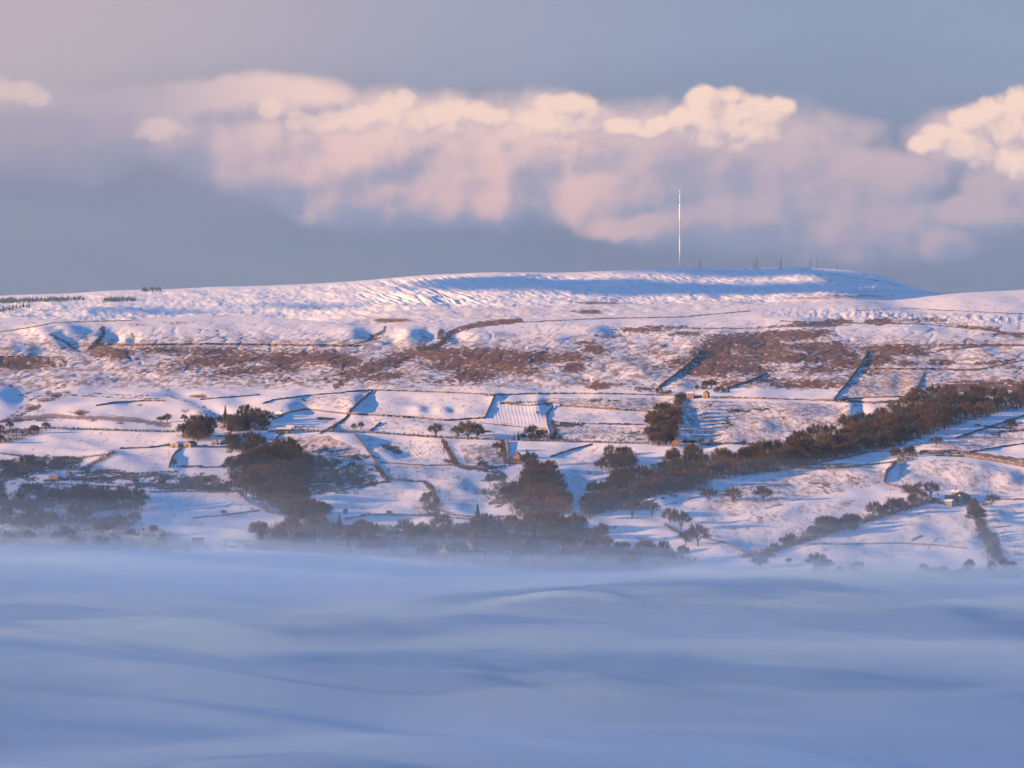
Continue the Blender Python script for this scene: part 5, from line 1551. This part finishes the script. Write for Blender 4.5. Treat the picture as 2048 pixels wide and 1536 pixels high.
B('orange_end_house', 'slim sunlit orange house end left of the grey barn', 1879, 1007, 3.6, 8, 3.6, 1.8, -.5, SAND, None, (), (), (0, .9, 1.9))
B('dark_hipped_barn', 'dark broad-roofed barn behind the grey barn at right farm', 1905, 1005, 13.0, 11, 5.0, 1.6, -.1, DARKB, SLATE, (), (), None, cat='barn', ridge_along='x')
B('tall_steel_shed', 'tallest dark steel shed at the right farm', 1929, 1004, 12.0, 12, 6.4, 2.2, .15, DARKB, SLATE, (), (), (-2, 3, 4), cat='shed')
B('red_brick_house', 'pinkish brick house with snowy roof behind the right farm', 1910, 994, 7.0, 8, 4.6, 2.0, -.3, REDB, None, ((0, 3),), ((-1.6, 1, .9, 1.1), (1.6, 1, .9, 1.1)), None, ridge_along='x')
B('dark_slate_house', 'dark house behind the round-headed tree at right farm', 1870, 1003, 7.4, 8, 3.6, 2.4, -.2, DARKB, None, ((2.6, 4),), (), None, ridge_along='x')
B('square_tower_barn', 'dark square building alone in the mist at lower left', 396, 1090, 10.5, 8, 6.6, .35, .1, DARKB, None, (), (), None, cat='building', ridge_along='x')
B('pale_long_house', 'long pale house with row of windows in the misty belt', 950, 1096, 15.5, 8, 4.2, 1.7, -.1, PALE, SLATE, ((7.0, 4),), ((-5, 1.4, 1, 1.2), (-1.6, 1.4, 1, 1.2), (1.6, 1.4, 1, 1.2), (5, 1.4, 1, 1.2)), (0, 1.1, 2.1), ridge_along='x')
B('pale_gabled_house', 'pale gabled house with thin chimney left in the mist', 888, 1112, 7.0, 8, 4.6, 2.4, -.2, PALE, SLATE, ((0, 2),), ((-1.6, 1, .9, 1.1), (1.6, 1, .9, 1.1)), (0, 1, 2))
B('misty_snowy_shed', 'snow-roofed shed in front of the pale long house', 955, 1104, 11.0, 6, 1.8, 1.2, -.1, GREYB, None, (), (), None, cat='shed', ridge_along='x')
B('misty_terrace', 'row of greyish cottages in mist right of the pale gable', 915, 1112, 11.0, 7, 3.8, 2.2, 0, GREYB, None, ((-4, 3), (4, 3)), ((-3.4, 1, .8, 1), (0, 1, .8, 1), (3.4, 1, .8, 1)), None, cat='terrace', ridge_along='x')

# silo, parked machinery and poles ------------------------------------------
p = ground(1918, 1004)
t = thing('feed_silo', 'pale green upright silo against the dark sheds', 'silo', p)
s_ = MB(); s_.tube((0, -3, -1), (0, -3, 6.2), 1.5, 1.5, 14); link('tank', s_.mesh('tank'), t, TANK)
s_ = MB(); s_.tube((0, -3, 6.2), (0, -3, 7.2), 1.55, .3, 14); link('lid', s_.mesh('lid'), t, SNOWR)


def tractor(px, py, rz, body, label):
    p = ground(px, py)
    t = thing('tractor', label, 'tractor', p, rz)
    b = MB(); b.box(-.5, .5, -2.2, .2, .9, 1.9); b.box(-.45, .45, -2.35, -2.2, 1.0, 1.7); link('bonnet', b.mesh('bonnet'), t, body)
    b = MB(); b.box(-.75, .75, .2, 1.6, .9, 1.6); b.box(-.7, .7, .25, 1.5, 2.65, 2.8)
    for x in (-.66, .66):
        for y in (.3, 1.45):
            b.box(x - .05, x + .05, y - .05, y + .05, 1.6, 2.65)
    link('cab', b.mesh('cab'), t, body)
    for x, y, r_ in ((-.95, 1.1, .85), (.95, 1.1, .85), (-.75, -1.6, .5), (.75, -1.6, .5)):
        b = MB(); b.tube((x - .2, y, r_), (x + .2, y, r_), r_, r_, 16)
        wh = link('wheel', b.mesh('wheel'), t, RUBBER)
        b = MB(); b.tube((x - .22, y, r_), (x + .22, y, r_), r_ * .5, r_ * .5, 10); link('rim', b.mesh('rim'), wh, PALE)
    return t


tractor(1925, 1007, 1.2, REDM, 'small red tractor parked before the tallest steel shed')
tractor(1944, 1006, 2.2, REDM, 'red tractor parked right of the tallest steel shed')


def trailer(px, py, rz, label):
    p = ground(px, py)
    t = thing('farm_trailer', label, 'trailer', p, rz)
    b = MB(); b.box(-1.1, 1.1, -2.4, 2.4, .8, .95); b.box(-1.1, -1.04, -2.4, 2.4, .95, 1.7); b.box(1.04, 1.1, -2.4, 2.4, .95, 1.7); b.box(-1.04, 1.04, -2.4, -2.34, .95, 1.7); b.box(-1.04, 1.04, 2.34, 2.4, .95, 1.7)
    link('bed', b.mesh('bed'), t, PALE)
    for x in (-1.2, 1.2):
        b = MB(); b.tube((x - .12, 0, .45), (x + .12, 0, .45), .45, .45, 14); link('wheel', b.mesh('wheel'), t, RUBBER)
    b = MB(); b.tube((0, -2.4, .85), (0, -3.8, .5), .07, .07, 6); link('drawbar', b.mesh('drawbar'), t, STEEL)
    return t


trailer(1919, 1010, .9, 'pale farm trailer left of the small red tractor')
trailer(410, 892, 1.4, 'pale trailer in the yard by the twin barns')

POLES = [(1761, 953, 16, 'pole at the top of the ploughed slope'), (1748, 972, 17, 'pole in the snow left of the dark lane bend'), (1781, 989, 15, 'pole below the sunlit wall'),
         (1881, 897, 15, 'pole near the low spreading tree'), (1988, 895, 17, 'pole alone in the upper right pasture'), (1806, 1104, 24, 'nearest tall pole above the fog at right'),
         (1797, 1090, 14, 'pole just behind the tallest one at right'), (1218, 1083, 18, 'left pole of a pair on the snowy spur'), (1232, 1081, 18, 'right pole of a pair on the snowy spur'),
         (1362, 884, 14, 'pole beside the red-gabled house'), (731, 1028, 13, 'left of two close poles on the central field'), (736, 1026, 13, 'right of two close poles on the central field'),
         (258, 942, 14, 'pole by the sunken track at left'), (338, 916, 14, 'pole by the tumbled wall below the barns'), (480, 1027, 14, 'pole near the curved wall at lower left'),
         (495, 1036, 15, 'pole on the fence line at lower left'), (408, 906, 15, 'pale pole in front of the twin barns yard'), (1250, 886, 12, 'pole beside the main lane hedge'),
         (1640, 1083, 13, 'pole under the slanting tree row'), (1570, 1000, 10, 'short pole on the ploughed slope'), (358, 1006, 14, 'pole at the top of the lower-left field')]
pole_a = MB(); pole_a.tube((0, 0, -1), (0, 0, 8.5), .17, .12, 7); pole_m = pole_a.mesh('shaft'); pole_m.materials.append(POLE)
arm_a = MB(); arm_a.box(-1.0, 1.0, -.08, .08, 7.9, 8.1)
arm_m = arm_a.mesh('crossarm'); arm_m.materials.append(POLE)
ins_a = MB(); ins_a.tube((0, 0, 0), (0, 0, .3), .09, .06, 6); ins_m = ins_a.mesh('insulator'); ins_m.materials.append(PALE)
for x, y, hp, lab in POLES:
    p = ground(x, y)
    t = thing('utility_pole', 'wooden utility ' + lab, 'pole', p, wr.uniform(-.6, .6), hp * scale_at(p) / 8.5, 'wooden utility poles')
    link('shaft', pole_m, t)
    c = link('crossarm', arm_m, t)
    for xx in (-.85, 0, .85):
        i_ = link('insulator', ins_m, c)
        i_.location = (xx, 0, 8.1 if xx else 8.5)

# ----------------------------------------------------------------------------
# masts on the summit
# ----------------------------------------------------------------------------


def summit(px):
    row = float(R3(np.array([px]))[0])
    return ground(px, row + 1.2, 'far')


p = summit(1359.5)
H = 159 * p.y / F
t = thing('television_mast', 'very tall thin white mast rising from the summit into cloud', 'mast', p)
for (a, b, r_, m_, nm) in [(0, .19, 2.1, WHITEP, 'mast_section'), (.195, .40, 2.1, WHITEP, 'mast_section'), (.405, .61, 2.1, PALE, 'mast_section'), (.615, .825, 2.6, WHITEP, 'aerial_cylinder'),
                           (.845, .888, 1.8, WHITEP, 'aerial_cylinder'), (.90, .945, 1.8, WHITEP, 'aerial_cylinder'), (.965, .99, 1.5, WHITEP, 'aerial_tip')]:
    g = MB(); g.tube((0, 0, a * H - (3 if a == 0 else 0)), (0, 0, b * H), r_, r_, 12); link(nm, g.mesh(nm), t, m_)
for a in (.19, .40, .61, .825, .888, .945):
    g = MB(); g.tube((0, 0, a * H), (0, 0, a * H + .015 * H), .95, .95, 8); link('collar', g.mesh('collar'), t, REDP)
for a in (.19, .40, .61, .82):
    for j in range(3):
        an = j * 2.094 + .5
        R0 = 40 + 120 * a
        q = Vector((math.cos(an) * R0, math.sin(an) * R0, 0))
        gz = z_at(p.x + q.x, p.y + q.y) - p.z
        g = MB(); g.tube((0, 0, a * H), (q.x, q.y, gz), .05, .05, 3); link('guy_wire', g.mesh('guy_wire'), t, STEEL)


def lattice(px, hpx, base, label, dishes=0, arms=()):
    p = summit(px)
    H = hpx * p.y / F
    t = thing('lattice_mast', label, 'mast', p, .3, 1.0, 'smaller masts on the summit ridge')
    taper = lambda z: base * (1 - z / H) ** 1.0 + .55
    n = max(4, int(H / (base * 1.6)))
    for sx, sy in ((-1, -1), (1, -1), (1, 1), (-1, 1)):
        g = MB()
        g.tube((sx * taper(0), sy * taper(0), -2), (sx * taper(H * .98), sy * taper(H * .98), H), .28, .16, 4)
        link('leg', g.mesh('leg'), t, STEEL)
    g = MB()
    cs = ((-1, -1), (1, -1), (1, 1), (-1, 1))
    for i in range(n):
        z0, z1 = H * i / n, H * (i + 1) / n
        a0, a1 = taper(z0), taper(min(z1, H * .98))
        for j in range(4):
            c0, c1 = cs[j], cs[(j + 1) % 4]
            g.tube((c0[0] * a0, c0[1] * a0, z0), (c1[0] * a1, c1[1] * a1, z1), .13, .13, 3)
            g.tube((c1[0] * a0, c1[1] * a0, z0), (c0[0] * a1, c0[1] * a1, z1), .13, .13, 3)
            g.tube((c0[0] * a1, c0[1] * a1, z1), (c1[0] * a1, c1[1] * a1, z1), .13, .13, 3)
    br = link('bracing', g.mesh('bracing'), t, STEEL)
    for i in range(dishes):
        z = H * (.12 + .4 * i / max(1, dishes - 1))
        a = taper(z) + .9
        an = wr.uniform(3.6, 5.6)
        g = MB(); g.tube((math.cos(an) * a, math.sin(an) * a, z), (math.cos(an) * (a + .8), math.sin(an) * (a + .8), z), 1.5, 1.7, 12); link('dish', g.mesh('dish'), t, STEEL)
    for z, r_ in arms:
        g = MB(); g.box(-r_, r_, -.3, .3, H * z, H * z + .8); g.box(-.3, .3, -r_, r_, H * z, H * z + .8); link('platform', g.mesh('platform'), t, STEEL)
    g = MB(); g.tube((0, 0, H * .9), (0, 0, H * 1.08), .22, .12, 5); link('spire', g.mesh('spire'), t, STEEL)


lattice(1399.5, 20, 2.6, 'small lattice mast just right of the tall white mast', 0)
lattice(1513, 28, 4.6, 'stout lattice mast crowded with dishes and platforms', 8, ((.14, 8), (.42, 5.5), (.5, 4)))
lattice(1507, 15, 1.0, 'short thin mast touching the stout dish-covered one')
lattice(1561.5, 23, 1.8, 'slender pointed mast standing alone mid-ridge')
lattice(1620.5, 22, 1.1, 'thin mast, left of a close pair further right')
lattice(1633.5, 19, 2.0, 'thicker mast, right of the close pair', 4, ((.7, 2.4),))
lattice(1673.5, 19, 1.2, 'faint pole mast furthest right on the ridge', 0, ((.36, 2.4),))


def hut(px, w, label):
    p = summit(px)
    t = thing('transmitter_hut', label, 'hut', p, .2)
    g = MB(); g.box(-w / 2, w / 2, 0, 7, -2, 3.2); link('wall', g.mesh('wall'), t, GREYB)
    g = MB(); g.box(-w / 2 - .3, w / 2 + .3, -.3, 7.3, 3.21, 3.7); link('roof', g.mesh('roof'), t, SNOWR)
    g = MB(); g.box(-.6, .6, -.06, -.01, -.5, 2.1); link('door', g.mesh('door'), t, SLATE)


hut(1493, 14, 'low hut left of the stout dish-covered mast')
hut(1516, 20, 'wide low hut at the foot of the stout mast')
hut(1561, 8, 'small snowy hut at the foot of the slender mast')
hut(1616, 10, 'snow-topped hut beside the close pair of masts')
hut(1404, 12, 'dark hut beside the small lattice mast')
